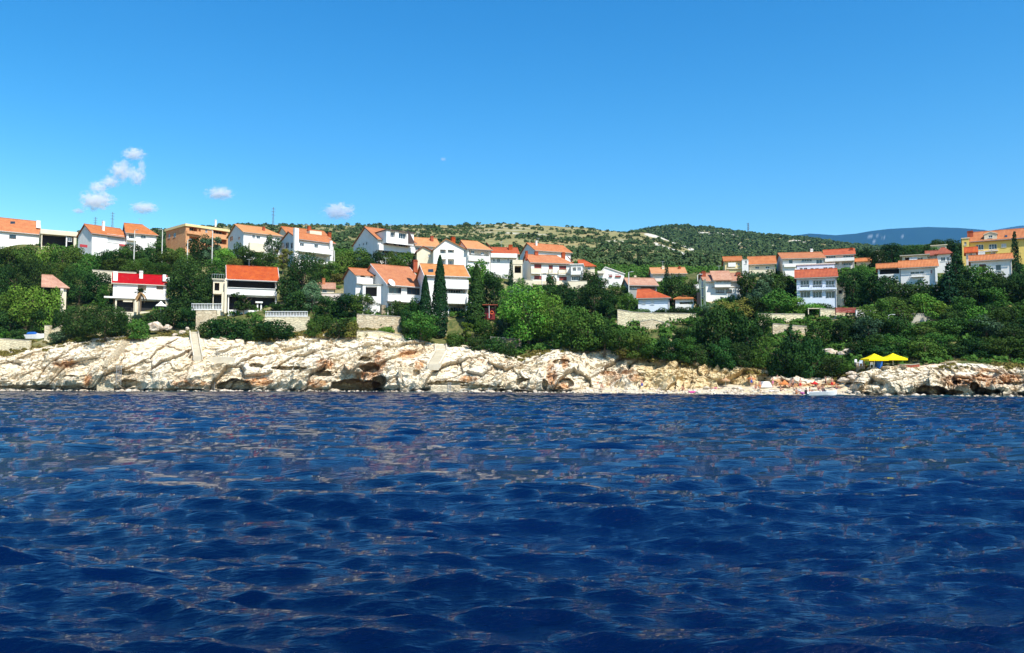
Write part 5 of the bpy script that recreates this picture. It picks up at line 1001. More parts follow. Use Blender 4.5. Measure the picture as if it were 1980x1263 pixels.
dn = lambda x, Y, wx_: np.clip(0.40 + 0.9 * fbm(wx_ / 30, Y / 40, oct=3, seed=61) + 0.35 * sstep(900, 500, x) + 0.35 * sstep(640, 690, Y) + .3 * sstep(1180, 1300, x) + 0.35 * sstep(400, 310, Y), 0.02, 1)
p, xx_ = ongrid(HILLXYZB, rg, 13000, -150, 1700, 300, 702, dn)
sz = rg.uniform(1.6, 4.2, len(p)) * (0.8 + 0.5 * (fbm(p[:, 0] / 20, p[:, 1] / 20, oct=2, seed=4) > 0.1)); p[:, 2] += sz * .12
scatter('hillside_scrub', p, sz, SCRUB, 30, .34, 5, 'scattered dark green bushes over the dry hill behind the town')
p, xx_ = ongrid(HILLXYZB, rg, 6000, 1690, 2700, 300, 660, lambda x, Y, w_: x * 0 + .9)
scatter('ridge_woodland', p, rg.uniform(4, 7, len(p)), SCRUB, 40, .30, 7, 'far-off green woodland behind the right-hand houses')
dn2 = lambda x, Y, wx_: np.clip(0.75 + 0.7 * fbm(wx_ / 60, Y / 60, oct=3, seed=62), 0.05, 1)
p, xx_ = ongrid(HILL2, rg, 9000, 1000, 2100, 720, 1175, dn2)
scatter('farther_hillside_woodland', p, rg.uniform(5, 10, len(p)), SCRUB, 26, .36, 9, 'dense dark green scrub covering the farther hill')
# undergrowth between the garden trees
n = 14000; x = rg.uniform(-600, 2750, n); yb = rg.uniform(500, 712, n); Ys_ = rg.uniform(0, 1, n) ** 1.1; c0 = ctop(x) + 2.0
Y = c0 + Ys_ * (296 - c0); z = terr(x, Y); wxs = x2u(x) * Y
dens = np.clip(.45 + 1.0 * fbm(wxs / 9, Y / 9, oct=3, seed=33) + .42 * sstep(950, 1050, x), 0.03, 1); dens *= 1 - .75 * sstep(10, 4, Y - c0) * (x < 980)
keep = rg.uniform(size=n) < dens; x, Y, z, wxs = x[keep], Y[keep], z[keep], wxs[keep]; sz = rg.uniform(1.2, 3.4, len(x))
scatter('undergrowth', np.stack([wxs, Y, z], 1), sz, L_MID, 60, .22, 12, 'low green undergrowth covering the garden slopes between the houses', .6)
# yellow-green grass tufts along the top of the rocks
n = 2600; x = rg.uniform(-60, 2040, n); Y = ctop(x) + rg.uniform(-3.0, 4.5, n) + 1.0; wxs = x2u(x) * Y
keep = rg.uniform(size=n) < np.clip(.35 + 1.2 * fbm(wxs / 6, Y / 6, oct=3, seed=35), 0, 1); x, Y, wxs = x[keep], Y[keep], wxs[keep]
scatter('dry_grass', np.stack([wxs, Y, terr(x, np.maximum(Y, ctop(x))) - .05 - np.clip(ctop(x) - Y, 0, 9) * .35], 1), rg.uniform(.7, 1.7, len(x)), GRASS, 34, .26, 14, 'yellow-green dry grass tufts along the top of the rocks', .5)
# ================================================================== WALLS, STEPS, TERRACES
def wall(label, pts, mat, Y, name='stone_wall', cat='wall', t=0.5, deep=1.2, group=None, Y1=None):
    """pts: (column, top row, bottom row) along the wall; real height from the rows, footing below"""
    n = len(pts); Ys_ = [Y + ((Y1 if Y1 else Y) - Y) * i / max(n - 1, 1) for i in range(n)]; o = at(pts[0][0], pts[0][2], Ys_[0]); r = thing(name, label, cat, tuple(o), 0, group); m = MB(); cp = MB()
    q = [(at(p[0], p[1], y) - o, at(p[0], p[2], y) - o) for p, y in zip(pts, Ys_)]
    for i in range(n - 1):
        (a1, a0), (b1, b0) = q[i], q[i + 1]; v = []
        for P1, P0 in ((a1, a0), (b1, b0)):
            for dy in (0, t): v += [(P1.x, P1.y + dy, P0.z - deep), (P1.x, P1.y + dy, P1.z)]
        k = len(m.v); m.v += v
        for f in ((0, 4, 5, 1), (2, 3, 7, 6), (1, 5, 7, 3)): m.f.append(tuple(k + j for j in f))
        cp.slab([(a1.x, a1.y - .06, a1.z + .10), (b1.x, b1.y - .06, b1.z + .10), (b1.x, b1.y + t + .06, b1.z + .10), (a1.x, a1.y + t + .06, a1.z + .10)], 0.098)
        if i == 0: m.f.append((k, k + 1, k + 3, k + 2))
        if i == n - 2: m.f.append((k + 4, k + 6, k + 7, k + 5))
    m.build('wall_face', mat, r); cp.build('coping', CONC, r); return r
def balustrade(label, x0, x1, yt, yb, Y, mat=FRAMEW, step=0.32):
    a, b = at(x0, yb, Y), at(x1, yb, Y); zt = zrow(yt, Y) - a.z; L = b.x - a.x; r = thing('balustrade', label, 'balustrade', tuple(a)); m = MB().box(-.1, L + .1, -.12, .12, zt - .12, zt)
    m.build('handrail', mat, r); MB().box(-.1, L + .1, -.15, .15, -.25, 0.06).build('base', mat, r); n = int(L / step); s_ = MB()
    for i in range(n + 1): s_.lathe([(.05, .061), (.09, .061 + zt * .25), (.045, zt * .6), (.06, zt - .121)], L * i / n, 0, 6)
    tag(s_.build('baluster_row', mat, r), None, None, None, None)
wall('cream block garden wall above the rocks at the far left', [(-60, 654, 690), (0, 655, 686), (58, 659, 676)], ST_CREAM, 164.5)
wall('low pale garden wall behind the covered boat', [(-30, 629, 642), (20, 630, 645), (50, 634, 648)], ST_WALL, 174)
wall('square stone gate pillar beside the covered boat', [(86, 630, 662), (96, 630, 662)], ST_CREAM, 168, 'gate_pillar', 'pillar', .9)
wall('sloping cream stair wall right of the gate pillar', [(97, 640, 662), (108, 635, 655), (118, 630, 650)], ST_CREAM, 168.6)
wall('pale wall on the bank behind the crimson roof', [(178, 522, 534), (205, 524, 536), (262, 527, 538)], W_CREAM, 194)
wall('stone retaining wall under the white balustrade beside the stair tower', [(379, 600, 640), (418, 600, 640)], ST_WALL, 170)
balustrade('white balustrade beside the stone stair tower', 371, 428, 587, 598, 170.2)
wall('pillar of stacked cream stone beside the round shrub', [(248, 611, 652), (253, 611, 652)], ST_CREAM, 168, 'garden_pillar', 'pillar', .6)
wall('cream retaining wall below the long white balustrade', [(512, 613, 650), (598, 613, 655)], ST_CREAM, 166)
balustrade('long white balustrade above the dark round shrub', 514, 594, 602, 611, 166.2)
wall('pale wall between the pink-roofed garden house and the white garage', [(600, 568, 582), (660, 568, 580), (690, 569, 582)], W_PINK, 180)
wall('upper pale stone retaining wall below the white garage', [(690, 608, 652), (745, 611, 652), (776, 613, 652)], ST_WALL, 164)
wall('lower pale stone retaining wall with sloping top above the red cave', [(690, 641, 690), (735, 641, 690), (778, 649, 690), (800, 668, 690)], ST_CREAM, 157.5)
wall('small pale wall beside the walkway below the broad cypress', [(864, 668, 690), (894, 669, 690)], ST_CREAM, 157.5)
wall('short cream wall under the airy bright shrub', [(893, 664, 684), (922, 664, 686)], ST_WALL, 158.5)
wall('dry-stone wall partly hidden by shrubs left of the lush thicket', [(948, 652, 692), (1008, 656, 690)], ST_BROWN, 156)
wall('pale terrace wall in front of the brown-shuttered house', [(993, 540, 556), (1030, 542, 552)], W_CREAM, 200)
wall('cream garden wall in front of the white corner porch', [(1098, 544, 560), (1135, 544, 556)], W_CREAM, 199)
wall('long pale retaining wall below the red-roofed white house', [(1194, 599, 622), (1225, 604, 632), (1272, 606, 640), (1346, 607, 626)], ST_CREAM, 160.5)
wall('pale rock-faced lower wall below the long retaining wall', [(1238, 622, 650), (1262, 618, 652), (1296, 628, 648)], ST_WALL, 158)
wall('pale retaining wall between the dark wood and the beach clump', [(1466, 607, 640), (1556, 608, 645)], ST_CREAM, 154)
wall('rough stone wall below the pale wall above the beach clump', [(1494, 626, 665), (1562, 632, 665)], ST_WALL, 149)
wall('cream terrace wall below the tall seaside house', [(1586, 597, 615), (1700, 606, 622)], ST_CREAM, 154.5)
wall('low white parapet along the road on the right-hand slope', [(1655, 600, 606), (1740, 601, 606), (1794, 600, 604)], W_WHITE, 150, 'road_parapet', 'parapet', .3, .8)
wall('short white wall below the road parapet', [(1680, 612, 626), (1706, 612, 628)], W_WHITE, 148.5)
wall('pale slab wall at the end of the road parapet', [(1742, 607, 613), (1800, 607, 622), (1818, 620, 626)], CONC, 147)
o = at(1616, 605, 153.5); r = thing('board_fence', 'rust-red board fence on the terrace below the seaside house', 'fence', tuple(o)); m = MB(); L = at(1655, 605, 153.5).x - o.x
for i in range(5): m.box(0, L, -.03, .03, .04 + i * .2, .2 + i * .2)
m.build('board_panel', SHUTR, r); MB().box(-.08, .06, .032, .16, -.4, 1.1).build('post', FRAMEB, r); MB().box(L - .06, L + .08, .032, .16, -.4, 1.1).build('post', FRAMEB, r)
o = at(1563, 607, 155.5); r = thing('carport', 'dark open shelter with pale frame beside the rust-red fence', 'carport', tuple(o)); L = at(1588, 607, 155.5).x - o.x
MB().box(-.1, L + .1, -.2, 3.2, 1.0, 1.12).build('roof', W_CREAM, r)
for xx in (0, L): MB().box(xx - .07, xx + .07, -.1, .04, -.5, .997).build('post', W_CREAM, r)
MB().box(0, L, 3.0, 3.1, -.5, .997).build('shade_back_wall', SHADE_DK, r)  # shade under the shelter roof put into the back wall's colour
def steps(label, pts, wpx, mat=PAVE, name='steps', rise=0.2):
    """pts: (column, row, depth) bottom to top"""
    o = at(*pts[0]); r = thing(name, label, 'steps', tuple(o)); m = MB(); cb = MB()
    for (x0, y0, Y0), (x1, y1, Y1) in zip(pts[:-1], pts[1:]):
        a, b = at(x0, y0, Y0) - o, at(x1, y1, Y1) - o; n = max(2, int(abs(b.z - a.z) / rise)); w_ = wpx / F * Y0 / 2
        for i in range(n):
            p = a.lerp(b, (i + .5) / n); st = (b.y - a.y) / n; m.box(p.x - w_, p.x + w_, p.y - st / 2 + .001, p.y + st / 2 + 0.6, p.z - 1.0, p.z + .5 * (b.z - a.z) / n - i * 1e-4)
        for s_ in (-1, 1):
            X = s_ * (w_ + .13); cb.slab([(a.x + X - .12, a.y, a.z + .3), (a.x + X + .12, a.y, a.z + .3), (b.x + X + .12, b.y, b.z + .3), (b.x + X - .12, b.y, b.z + .3)], 0.9)
    m.build('stair_flight', mat, r)
    if wpx > 12: cb.build('side_wall', PAVE, r)
steps('straight concrete steps from the bank down to the smooth rock slab', [(383, 690, rockY(383, 690) - .6), (378, 664, rockY(378, 664) - .2), (375, 642, 165)], 14)
steps('narrow slanting steps cut into the pale rock left of the smooth slab', [(203, 702, rockY(203, 702) - .5), (226, 682, rockY(226, 682) - .5), (243, 660, rockY(243, 660) - .2)], 7, mat=ST_WALL, rise=.4)
steps('steep pale walkway beside the tall cypress down to the rocks', [(838, 706, rockY(838, 706) - .5), (853, 680, rockY(853, 680) - .3), (852, 664, 160), (850, 640, 163.5)], 20)
def ladder(label, x, yt, yb, Y, w_=0.5):
    o = at(x, yb, Y); h = zrow(yt, Y) - o.z; r = thing('ladder', label, 'ladder', tuple(o))
    for s_ in (-1, 1): MB().tube([(s_ * w_ / 2, 0, -.6), (s_ * w_ / 2, .05, h), (s_ * w_ / 2, .5, h + .02)], .04, 6).build('rail', METAL, r)
    m = MB(); [m.tube([(-w_ / 2 + .04, .01, z), (w_ / 2 - .04, .01, z)], .03, 5) for z in np.arange(.1, h, .3)]; m.build('rung_set', METAL, r)
ladder('bathing ladder at the waterline below the slanting steps', 196, 741, 757, rockY(196, 750) - .5); ladder('bathing ladder at the edge of the smooth rock slab', 412, 738, 757, rockY(412, 748) - .5); ladder('bathing ladder on the concrete bathing platform', 869, 740, 758, rockY(869, 750) - .7)
ladder('ladder of pale rungs leaning on the rock beside the slanting steps', 229, 706, 738, rockY(229, 730) - .8, .9)
def block(label, name, cat, x0, x1, yt, yb, Y, dep, mat, group=None, bevel=.04):
    a, b = at(x0, yb, Y), at(x1, yb, Y); h = zrow(yt, Y) - a.z; return tag_block(MB().box(0, b.x - a.x, 0, dep, -.6, h).build(name, mat, None, bevel=bevel), label, cat, a)
def tag_block(o, label, cat, loc): o.location = loc; return tag(o, label, cat)
block('concrete bathing platform at the waterline below the steep walkway', 'bathing_platform', 'platform', 832, 890, 745, 757, rockY(860, 750) - .4, 4.5, ST_WALL, None, .15)
block('square concrete block set in the rock left of the bathing platform', 'concrete_block', 'block', 770, 798, 710, 720, rockY(786, 715) - .2, 3, ST_WALL, None, .12)
block('small concrete landing below the slanting steps', 'landing', 'platform', 186, 220, 741, 752, rockY(200, 746) - .1, 3, ST_WALL, None, .12)
block('pale concrete sunbathing terrace beneath the grey balustrade', 'rock_terrace', 'platform', 400, 452, 691, 699, rockY(425, 695) - .6, 4, PAVE)
balustrade('short grey concrete balustrade on the rock terrace', 415, 450, 682, 691, rockY(425, 695) - .4, CONC, .45)
# ================================================================== POLES AND MASTS
def lamp(label, x, yt, yb, Y, side=1):
    o = at(x, yb, Y); h = zrow(yt, Y) - o.z; r = thing('street_lamp', label, 'street lamp', tuple(o), 0, 'street lamps'); MB().tube([(0, 0, -1.5), (0, 0, h * .6), (0, 0, h)], [.14, .12, .09], 8).build('pole', POLEW, r)
    MB().tube([(0, 0, h), (.3 * side, -.1, h + .12), (.9 * side, -.2, h + .15)], .05, 6).build('arm', POLEW, r); MB().box(.7 * side - .3, .7 * side + .35, -.38, -.04, h + .06, h + .2).build('lamp_head', METAL, r, bevel=.03)
for q in (('street lamp between the red-awning house and its neighbour', 259, 446, 500, 206), ('street lamp left of the unfinished brick block', 313, 445, 498, 208, -1), ('street lamp standing lowest, before the left half of the brick block', 362, 464, 508, 204), ('street lamp before the right corner of the brick block', 410, 446, 500, 206, -1),
          ('street lamp right of the white house with the tall chimney', 646, 485, 538, 198, -1), ('street lamp in front of the brown-shuttered house', 1048, 530, 568, 196), ('street lamp beside the faded pink-grey roof', 1216, 527, 580, 177), ('short street lamp left of the pink-roofed house', 1349, 532, 562, 172), ('thin pole below the white road parapet', 1719, 610, 645, 142)): lamp(*q)
def mast(label, x, yt, yb, Y, w_):
    o = at(x, yb, Y); h = zrow(yt, Y) - o.z; r = thing('lattice_mast', label, 'mast', tuple(o), .4, 'lattice masts'); m = MB(); c = MB()
    q = [(a * w_, b * w_) for a, b in ((-1, -1), (1, -1), (1, 1), (-1, 1))]
    for a, b in q: m.tube([(a, b, -4), (a * .25, b * .25, h)], w_ * .14, 4)
    n = 7
    for i in range(n):
        z0, z1 = h * i / n, h * (i + 1) / n; k0, k1 = 1 - .75 * i / n, 1 - .75 * (i + 1) / n
        for j in range(4): a, b = q[j], q[(j + 1) % 4]; m.tube([(a[0] * k0, a[1] * k0, z0), (b[0] * k1, b[1] * k1, z1)], w_ * .08, 3); m.tube([(a[0] * k1, a[1] * k1, z1), (b[0] * k1, b[1] * k1, z1)], w_ * .08, 3)
    for z in (.62, .78, .92): c.box(-w_ * 2.2, w_ * 2.2, -w_ * .15, w_ * .15, h * z - w_ * .15, h * z + w_ * .15)
    m.build('lattice', MAST, r); c.build('crossarm', MAST, r)
mast('small lattice mast above the red-awning house, left one of two', 184, 420, 448, 420, .45); mast('taller lattice mast above the red-awning house, right one of two', 217, 410, 446, 430, .5)
mast('tall lattice mast on the skyline above the tall white houses', 528, 401, 440, 660, .8); mast('distant power pylon on the farther hill', 1447, 431, 458, 1110, 1.2)
# steel stair tower by the pink-roofed house
o = at(1356, 608, 166); r = thing('steel_tower', 'weathered green steel frame tower beside the pink-roofed house', 'frame tower', tuple(o)); h = zrow(540, 166) - o.z; gm = plain('green_grey_steel', (.16, .22, .18)); 
for a, b in ((0, 0), (.9, 0), (.9, 1.2), (0, 1.2)): MB().box(a - .1, a + .1, b - .1, b + .1, -1, h).build('post', gm, r)
for z in (.25, .5, .75): MB().box(-.6 if z == .5 else .11, .79, .11, 1.09, h * z, h * z + .12).build('landing', gm, r)
MB().box(-.9, -.1, -.15, .35, h * .28, h * .62).build('equipment_cabinet', SHADE_DK, r, bevel=.03); o2 = at(1346, 607, 165.5)
# ================================================================== GARDEN AND BEACH THINGS
def canopy_cone(m, R, z0, z1, seg=8, sag=.06, cx=0, cy=0):
    prof = [(.02, z1), (R * .5, z0 + (z1 - z0) * .45 - sag), (R, z0), (R, z0 - .18), (R - .03, z0 - .18), (R - .04, z0 - .02), (R * .5, z0 + (z1 - z0) * .45 - sag - .03), (.02, z1 - .04)]; m.lathe(prof, cx, cy, seg)
def parasol(label, x, yt, ye, wpx, Y, zb, mat, seg=8, group='beach parasols', tilt=0):
    P = at(x, ye, Y); r = thing('parasol', label, 'parasol', (P.x, Y, zb), 0, group); R = wpx / F * Y / 2; m = MB(); z0 = P.z - zb; z1 = zrow(yt, Y) - zb
    canopy_cone(m, R, z0, max(z1, z0 + .3), seg); m.build('canopy', mat, r); MB().tube([(0, 0, -.2), (0, 0, z1 - .05)], .04, 8).build('pole', POLEW, r)
YELF = plain('yellow_canvas', (.80, .62, .01), .8, .1, .05); ORF = plain('orange_canvas', (.62, .20, .06), .8, .1); TANF = plain('tan_canvas', (.50, .30, .16), .8, .1); WHF = plain('white_canvas', (.80, .78, .74), .8, .1, .04); BLU = plain('blue_panel', (.01, .12, .48), .6); REDF = plain('red_canvas', (.62, .03, .03), .8, .1)
def bar_parasol(label, x, x0, x1, yt, ye, yb, Y):
    P = at(x, yb, Y); r = thing('parasol', label, 'parasol', tuple(P), 0, 'yellow bar parasols'); a = (x1 - x0) / F * Y / 2; z0 = zrow(ye, Y) - P.z; z1 = zrow(yt, Y) - P.z; m = MB(); apex = (0, 0, z1)
    q = [(-a, -a, z0), (a, -a, z0), (a, a, z0), (-a, a, z0)]; mid = lambda p: (p[0] * .5, p[1] * .5, z0 + (z1 - z0) * .42)
    for i in range(4):
        j = (i + 1) % 4; m.face(q[i], q[j], mid(q[j]), mid(q[i])); m.face(mid(q[i]), mid(q[j]), apex); m.face(q[i], (q[i][0], q[i][1], z0 - .25), (q[j][0], q[j][1], z0 - .25), q[j])
    c = m.build('canopy', YELF, r); sm = c.modifiers.new('cloth', 'SOLIDIFY'); sm.thickness = .03; MB().tube([(0, 0, -.4), (0, 0, z1 - .1)], .06, 8).build('pole', FRAMEW, r); MB().lathe([(.01, -.3), (.4, -.3), (.4, 0), (.01, .04)], 0, 0, 12).build('base', CONC, r)
bar_parasol('left one of the two bright yellow square parasols', 1691, 1673, 1712, 684, 695, 710, 125); bar_parasol('right one of the two bright yellow square parasols', 1727, 1709, 1748, 683, 694, 711, 126.5)
block('blue drinks counter under the left yellow parasol', 'drinks_counter', 'counter', 1695, 1707, 699, 710, 125.8, .8, BLU)
block('dark bench and table group under the right yellow parasol', 'dark_bench', 'bench', 1710, 1732, 705, 711, 126.6, .5, SHADE_DK)
wall('low rust-brown fence right of the yellow parasols', [(1737, 705, 711), (1762, 706, 712), (1778, 704, 711)], R_BRN, 125.5, 'low_fence', 'fence', .2, .4)
wall('rough stone kerb left of the yellow parasols', [(1655, 702, 714), (1672, 700, 712)], ST_BROWN, 126, 'stone_kerb', 'kerb', .5, .5)
def chair(label, x, yb, Y, rz, mat):
    P = at(x, yb, Y); r = thing('plastic_chair', label, 'chair', tuple(P), rz, 'chairs at the beach bar'); MB().box(-.24, .24, -.24, .24, .42, .46).build('seat', mat, r, bevel=.01); MB().box(-.24, .24, .20, .24, .464, .9).build('backrest', mat, r, bevel=.01)
    for a in (-.21, .21):
        for b in (-.21, .19): MB().box(a - .02, a + .02, b - .02, b + .02, 0, .418).build('leg', mat, r)
chair('white plastic chair left of the yellow parasols', 1657, 706, 125.5, .4, FRAMEW); chair('pale blue plastic chair beside the left yellow parasol', 1665, 708, 125.2, -.5, W_BLUE); chair('white plastic chair under the left yellow parasol', 1686, 711, 124.6, 2.6, FRAMEW)
parasol('white parasol half under the terrace of the stone house', 311, 582, 591, 22, 172.5, gz(311, 172.5), WHF, 6, 'garden parasols')

bz = beachz
def bY(x, d): return float(shore(x)) + d
for lab, x, yt, ye, w_, d, mt in (('tan beach parasol farthest from the boat', 1403, 730, 735, 18, 8, TANF), ('flat orange beach parasol left of the white tent', 1452, 728, 732, 19, 9, ORF), ('orange-red beach parasol beside the dark-clothed sitter', 1517, 735, 742, 22, 7.5, ORF), ('orange beach parasol nearest the boat bow', 1612, 738, 743, 22, 7, ORF), ('small red beach parasol below the tree clump', 1575, 737, 741, 14, 8, REDF)):
    parasol(lab, x, yt, ye, w_, bY(x, d), bz(x, bY(x, d)), mt, 8)
Yc = bY(1155, 6); zc = bz(1155, Yc); r = thing('closed_parasol', 'folded bright red parasol standing alone at the left end of the beach', 'parasol', (x2u(1155) * Yc, Yc, zc)); hh = zrow(739, Yc) - zc
MB().lathe([(.02, hh), (.10, hh * .9), (.22, hh * .25), (.10, hh * .2), (.02, hh * .2)], 0, 0, 8).build('canopy', REDF, r); MB().tube([(0, 0, -.2), (0, 0, hh * .3)], .03, 6).build('pole', POLEW, r)
def flat(label, name, cat, x, d, lx, ly, mat, h=.07):
    Y = bY(x, d); o = MB().box(-lx / 2, lx / 2, -ly / 2, ly / 2, .02, h).build(name, mat, None, bevel=.02); o.location = (x2u(x) * Y, Y, bz(x, Y)); o.rotation_euler = (0.12, 0, .2); tag(o, label, cat)
flat('magenta air mat lying at the water edge under the yellow cliff', 'air_mat', 'air mat', 1338, 1.6, 1.3, .7, plain('magenta', (.6, .04, .28)), .2)
flat('white towel on the pebbles beside the dark-clothed sitter', 'towel', 'towel', 1495, 3.5, 1.6, .8, WHF); flat('pale blue towel on the pebbles near the boat', 'towel', 'towel', 1552, 4, 1.6, .8, W_BLUE); flat('pink air mat on the pebbles left of the boat stern', 'air_mat', 'air mat', 1553, 1.4, 1.0, .9, plain('pink', (.75, .2, .45)), .3)
# small white beach tent
Yt_ = bY(1478, 7); r = thing('beach_tent', 'small white beach tent between two orange parasols', 'tent', (x2u(1478) * Yt_, Yt_, bz(1478, Yt_))); MB().prism([(-1.0, 0), (1.0, 0), (.5, .95), (-.5, .95)], 'y', -.6, .7).build('tent_cloth', WHF, r, bevel=.05)
# motor boat
def boat(label, x0, x1, Y, wl, yt, hull_m, deck_m, cover=None, name='motor_boat', rz=0.0, motor=True):
    a = at(x0, wl, Y); b = at(x1, wl, Y); L = b.x - a.x; r = thing(name, label, 'boat', ((a.x + b.x) / 2, Y, a.z), rz); H_ = zrow(yt, Y) - a.z; st = 14; V = []; Bm = L * .19
    for i in range(st + 1):
        t_ = i / st; x = -L / 2 + L * t_; wd = Bm * min(1, (1 - t_) * 2.6 + .02) ** .55; sh_ = H_ * (.72 + .28 * t_ ** 2); k = -.25 + .5 * max(0, t_ - .75) ** 1.5 * 4
        V += [(x, 0, k), (x, -wd * .75, k + .22), (x + (.0), -wd, sh_), (x, -wd * .86, sh_ + .03), (x, -wd * .8, sh_ * .55), (x, wd * .8, sh_ * .55), (x, wd * .86, sh_ + .03), (x, wd, sh_), (x, wd * .75, k + .22)]
    fs = []; n = 9
    for i in range(st):
        for j in range(n): fs.append((i * n + j, i * n + (j + 1) % n, (i + 1) * n + (j + 1) % n, (i + 1) * n + j))
    m = MB(); m.v = V; m.f = fs + [tuple(range(n)), tuple(reversed(range(st * n, st * n + n)))]; m.build('hull', hull_m, r)
    MB().prism([(L * .12, H_ * .8), (L * .38, H_ * .93), (L * .12, H_ * 1.05)], 'y', -Bm * .5, Bm * .5).build('foredeck', deck_m, r)
    if cover: MB().prism([(-L * .42, H_ * .78), (-L * .3, H_ * 1.25), (L * .05, H_ * 1.3), (L * .12, H_ * .82)], 'y', -Bm * .9, Bm * .9).build('cover', cover, r, bevel=.08)
    else:
        MB().box(-L * .18, L * .0, -Bm * .6, Bm * .6, H_ * .45, H_ * .72).build('thwart', deck_m, r); MB().prism([(L * .04, H_ * .8), (L * .10, H_ * .8), (L * .05, H_ * 1.5), (L * .03, H_ * 1.5)], 'y', -Bm * .55, Bm * .55).build('windscreen', GLASS, r)
    if motor: MB().box(-L / 2 - .35, -L / 2 - .03, -.16, .16, H_ * .3, H_ * 1.15).build('outboard_motor', SHADE_DK, r, bevel=.05)
    return r
boat('small white motor boat moored at the beach, bow to the rocks', 1561, 1618, bY(1590, -1.6), 765, 755.5, FRAMEW, W_WHITE)
boat('blue and white covered boat on the garden terrace by the gate pillar', 50, 85, 170, 655, 645, FRAMEW, FRAMEW, BLU, 'covered_boat', 0.1, False)
# red lifebuoy shed
o = at(937, 613, 163.5); r = thing('bathing_hut', 'dark red bathing hut with balcony roof right of the broad cypress', 'hut', tuple(o)); L = at(957, 613, 163.5).x - o.x; h = zrow(596, 163.5) - o.z
MB().box(0, L, 0, 2, -.5, h).build('hut_wall', plain('dark_red_boards', (.20, .015, .015)), r); MB().box(-.4, L + .6, -1.0, 2.2, h + .55, h + .7).build('balcony_slab', R_BRN, r); MB().tube([(L * .45, -.8, -.3), (L * .45, -.8, h + .549)], .06, 6).build('post', FRAMEW, r)
o3 = at(951, 604.5, 163.0); m = MB(); 
pts = [(math.cos(a) * .32, 0, math.sin(a) * .32) for a in np.linspace(0, 2 * math.pi, 15)]; m.tube(pts, .075, 6, False); lb = m.build('lifebuoy', plain('orange_lifebuoy', (.85, .16, .04)), None, smooth=True); lb.location = o3; tag(lb, 'orange lifebuoy ring hanging on the dark red hut', 'lifebuoy')
# ================================================================== BOULDERS
from mathutils import noise as mn
bprot = []
for k in range(4):
    bm = bmesh.new(); bmesh.ops.create_icosphere(bm, subdivisions=3, radius=1.0)
    for v in bm.verts:
        p = v.co.copy(); c = mn.cell(p * 1.3 + Vector((k * 7.1, 0, 0))); v.co *= 1 + .28 * mn.noise(p * 1.2 + Vector((k * 3, 0, 0))) + .12 * (c - .5) + .08 * mn.noise(p * 4); v.co.z *= .75
    me = bpy.data.meshes.new('boulder'); bm.to_mesh(me); bm.free(); me.materials.append(BOULD); bprot.append(me)
def boulders(phrase, group, items):
    items.sort(); n = len(items)
    for i, (x, yc, wpx, hpx, Y) in enumerate(items):
        P = at(x, yc, Y); o = bpy.data.objects.new('boulder', bprot[trng.randrange(4)]); COL.objects.link(o); o.location = P; o.scale = (wpx / F * Y / 2, wpx / F * Y / 2 * .8, hpx / F * Y / 1.5); o.rotation_euler = (0, 0, trng.uniform(0, 6.28))
        tag(o, ('leftmost ' if i == 0 else 'rightmost ' if i == n - 1 else ORD[i] + ' ') + 'boulder ' + phrase, 'boulder', group)
boulders('at the waterline left of the smooth rock slab', 'waterline boulders left of the slab', [(x, 755, trng.uniform(8, 16), 5, 148.6) for x in (22, 62, 85, 112, 136, 160, 235, 262)])
boulders('at the waterline between the slab and the bathing platform', 'waterline boulders right of the slab', [(x, 755.5, trng.uniform(7, 15), 5, 144.0) for x in (432, 500, 540, 598, 652, 750, 812)])
boulders('at the foot of the rocks right of the bathing platform', 'waterline boulders beyond the platform', [(x, 757, trng.uniform(8, 16), 6, 136.0) for x in (912, 945, 985, 1035, 1062, 1090)])
boulders('beside the boat where the beach meets the rocks', 'boulders by the boat', [(1640, 758, 16, 8, 113.5), (1658, 760, 12, 7, 113), (1630, 735, 22, 10, 122), (1652, 730, 26, 10, 123), (1646, 722, 24, 9, 125)])
boulders('on the grassy bank between the round shrub and the concrete steps', 'boulders on the grassy bank', [(300, 632, 30, 20, 167), (324, 634, 20, 14, 168), (338, 648, 12, 8, 165), (352, 643, 14, 9, 166), (362, 636, 10, 8, 167)])
boulders('among the trees left of the beach bar', 'boulders left of the beach bar', [(1603, 682, 36, 16, Yof(1603, 688)), (1628, 684, 20, 10, Yof(1628, 688)), (1642, 680, 34, 13, Yof(1642, 686))])
boulders('of rust-stained stone on the beach below the yellow cliff', 'rusty boulders on the beach', [(x, 750 + (x % 3), trng.uniform(7, 13), 6, bY(x, 5)) for x in (1185, 1228, 1262, 1310, 1365, 1420)])
# loose stones of the beach and the water's edge: too many to count
T_ = []
for k in range(5):
    bm = bmesh.new(); bmesh.ops.create_icosphere(bm, subdivisions=1, radius=.5)
    for v in bm.verts: v.co *= 1 + .5 * mn.noise(v.co * 2 + Vector((k * 5, 0, 0))); v.co.z *= .7
    T_.append((np.array([v.co[:] for v in bm.verts]), np.array([[v.index for v in f.verts] for f in bm.faces]))); bm.free()
VV, FF, nv = [], [], 0; rs = np.random.RandomState(77)
for i in range(2600):
    if i < 1500: x = rs.uniform(1105, 1655); dd_ = rs.uniform(-1.2, 7) * rs.uniform(.2, 1); z = bz(x, float(shore(x)) + dd_)
    else: x = rs.uniform(-40, 2020); dd_ = rs.uniform(-1.0, .6); z = rs.uniform(-.15, .1)
    Yq = float(shore(x)) + dd_; s_ = rs.uniform(.15, .5) * (1 + 1.6 * (rs.uniform() < .08)); V, Fq = T_[rs.randint(5)]; a = rs.uniform(0, 6.28); c, s2 = math.cos(a), math.sin(a)
    VV.append(np.stack([(V[:, 0] * c - V[:, 1] * s2) * s_ + x2u(x) * Yq, (V[:, 0] * s2 + V[:, 1] * c) * s_ + Yq, V[:, 2] * s_ + z], 1)); FF.append(Fq + nv); nv += len(V)
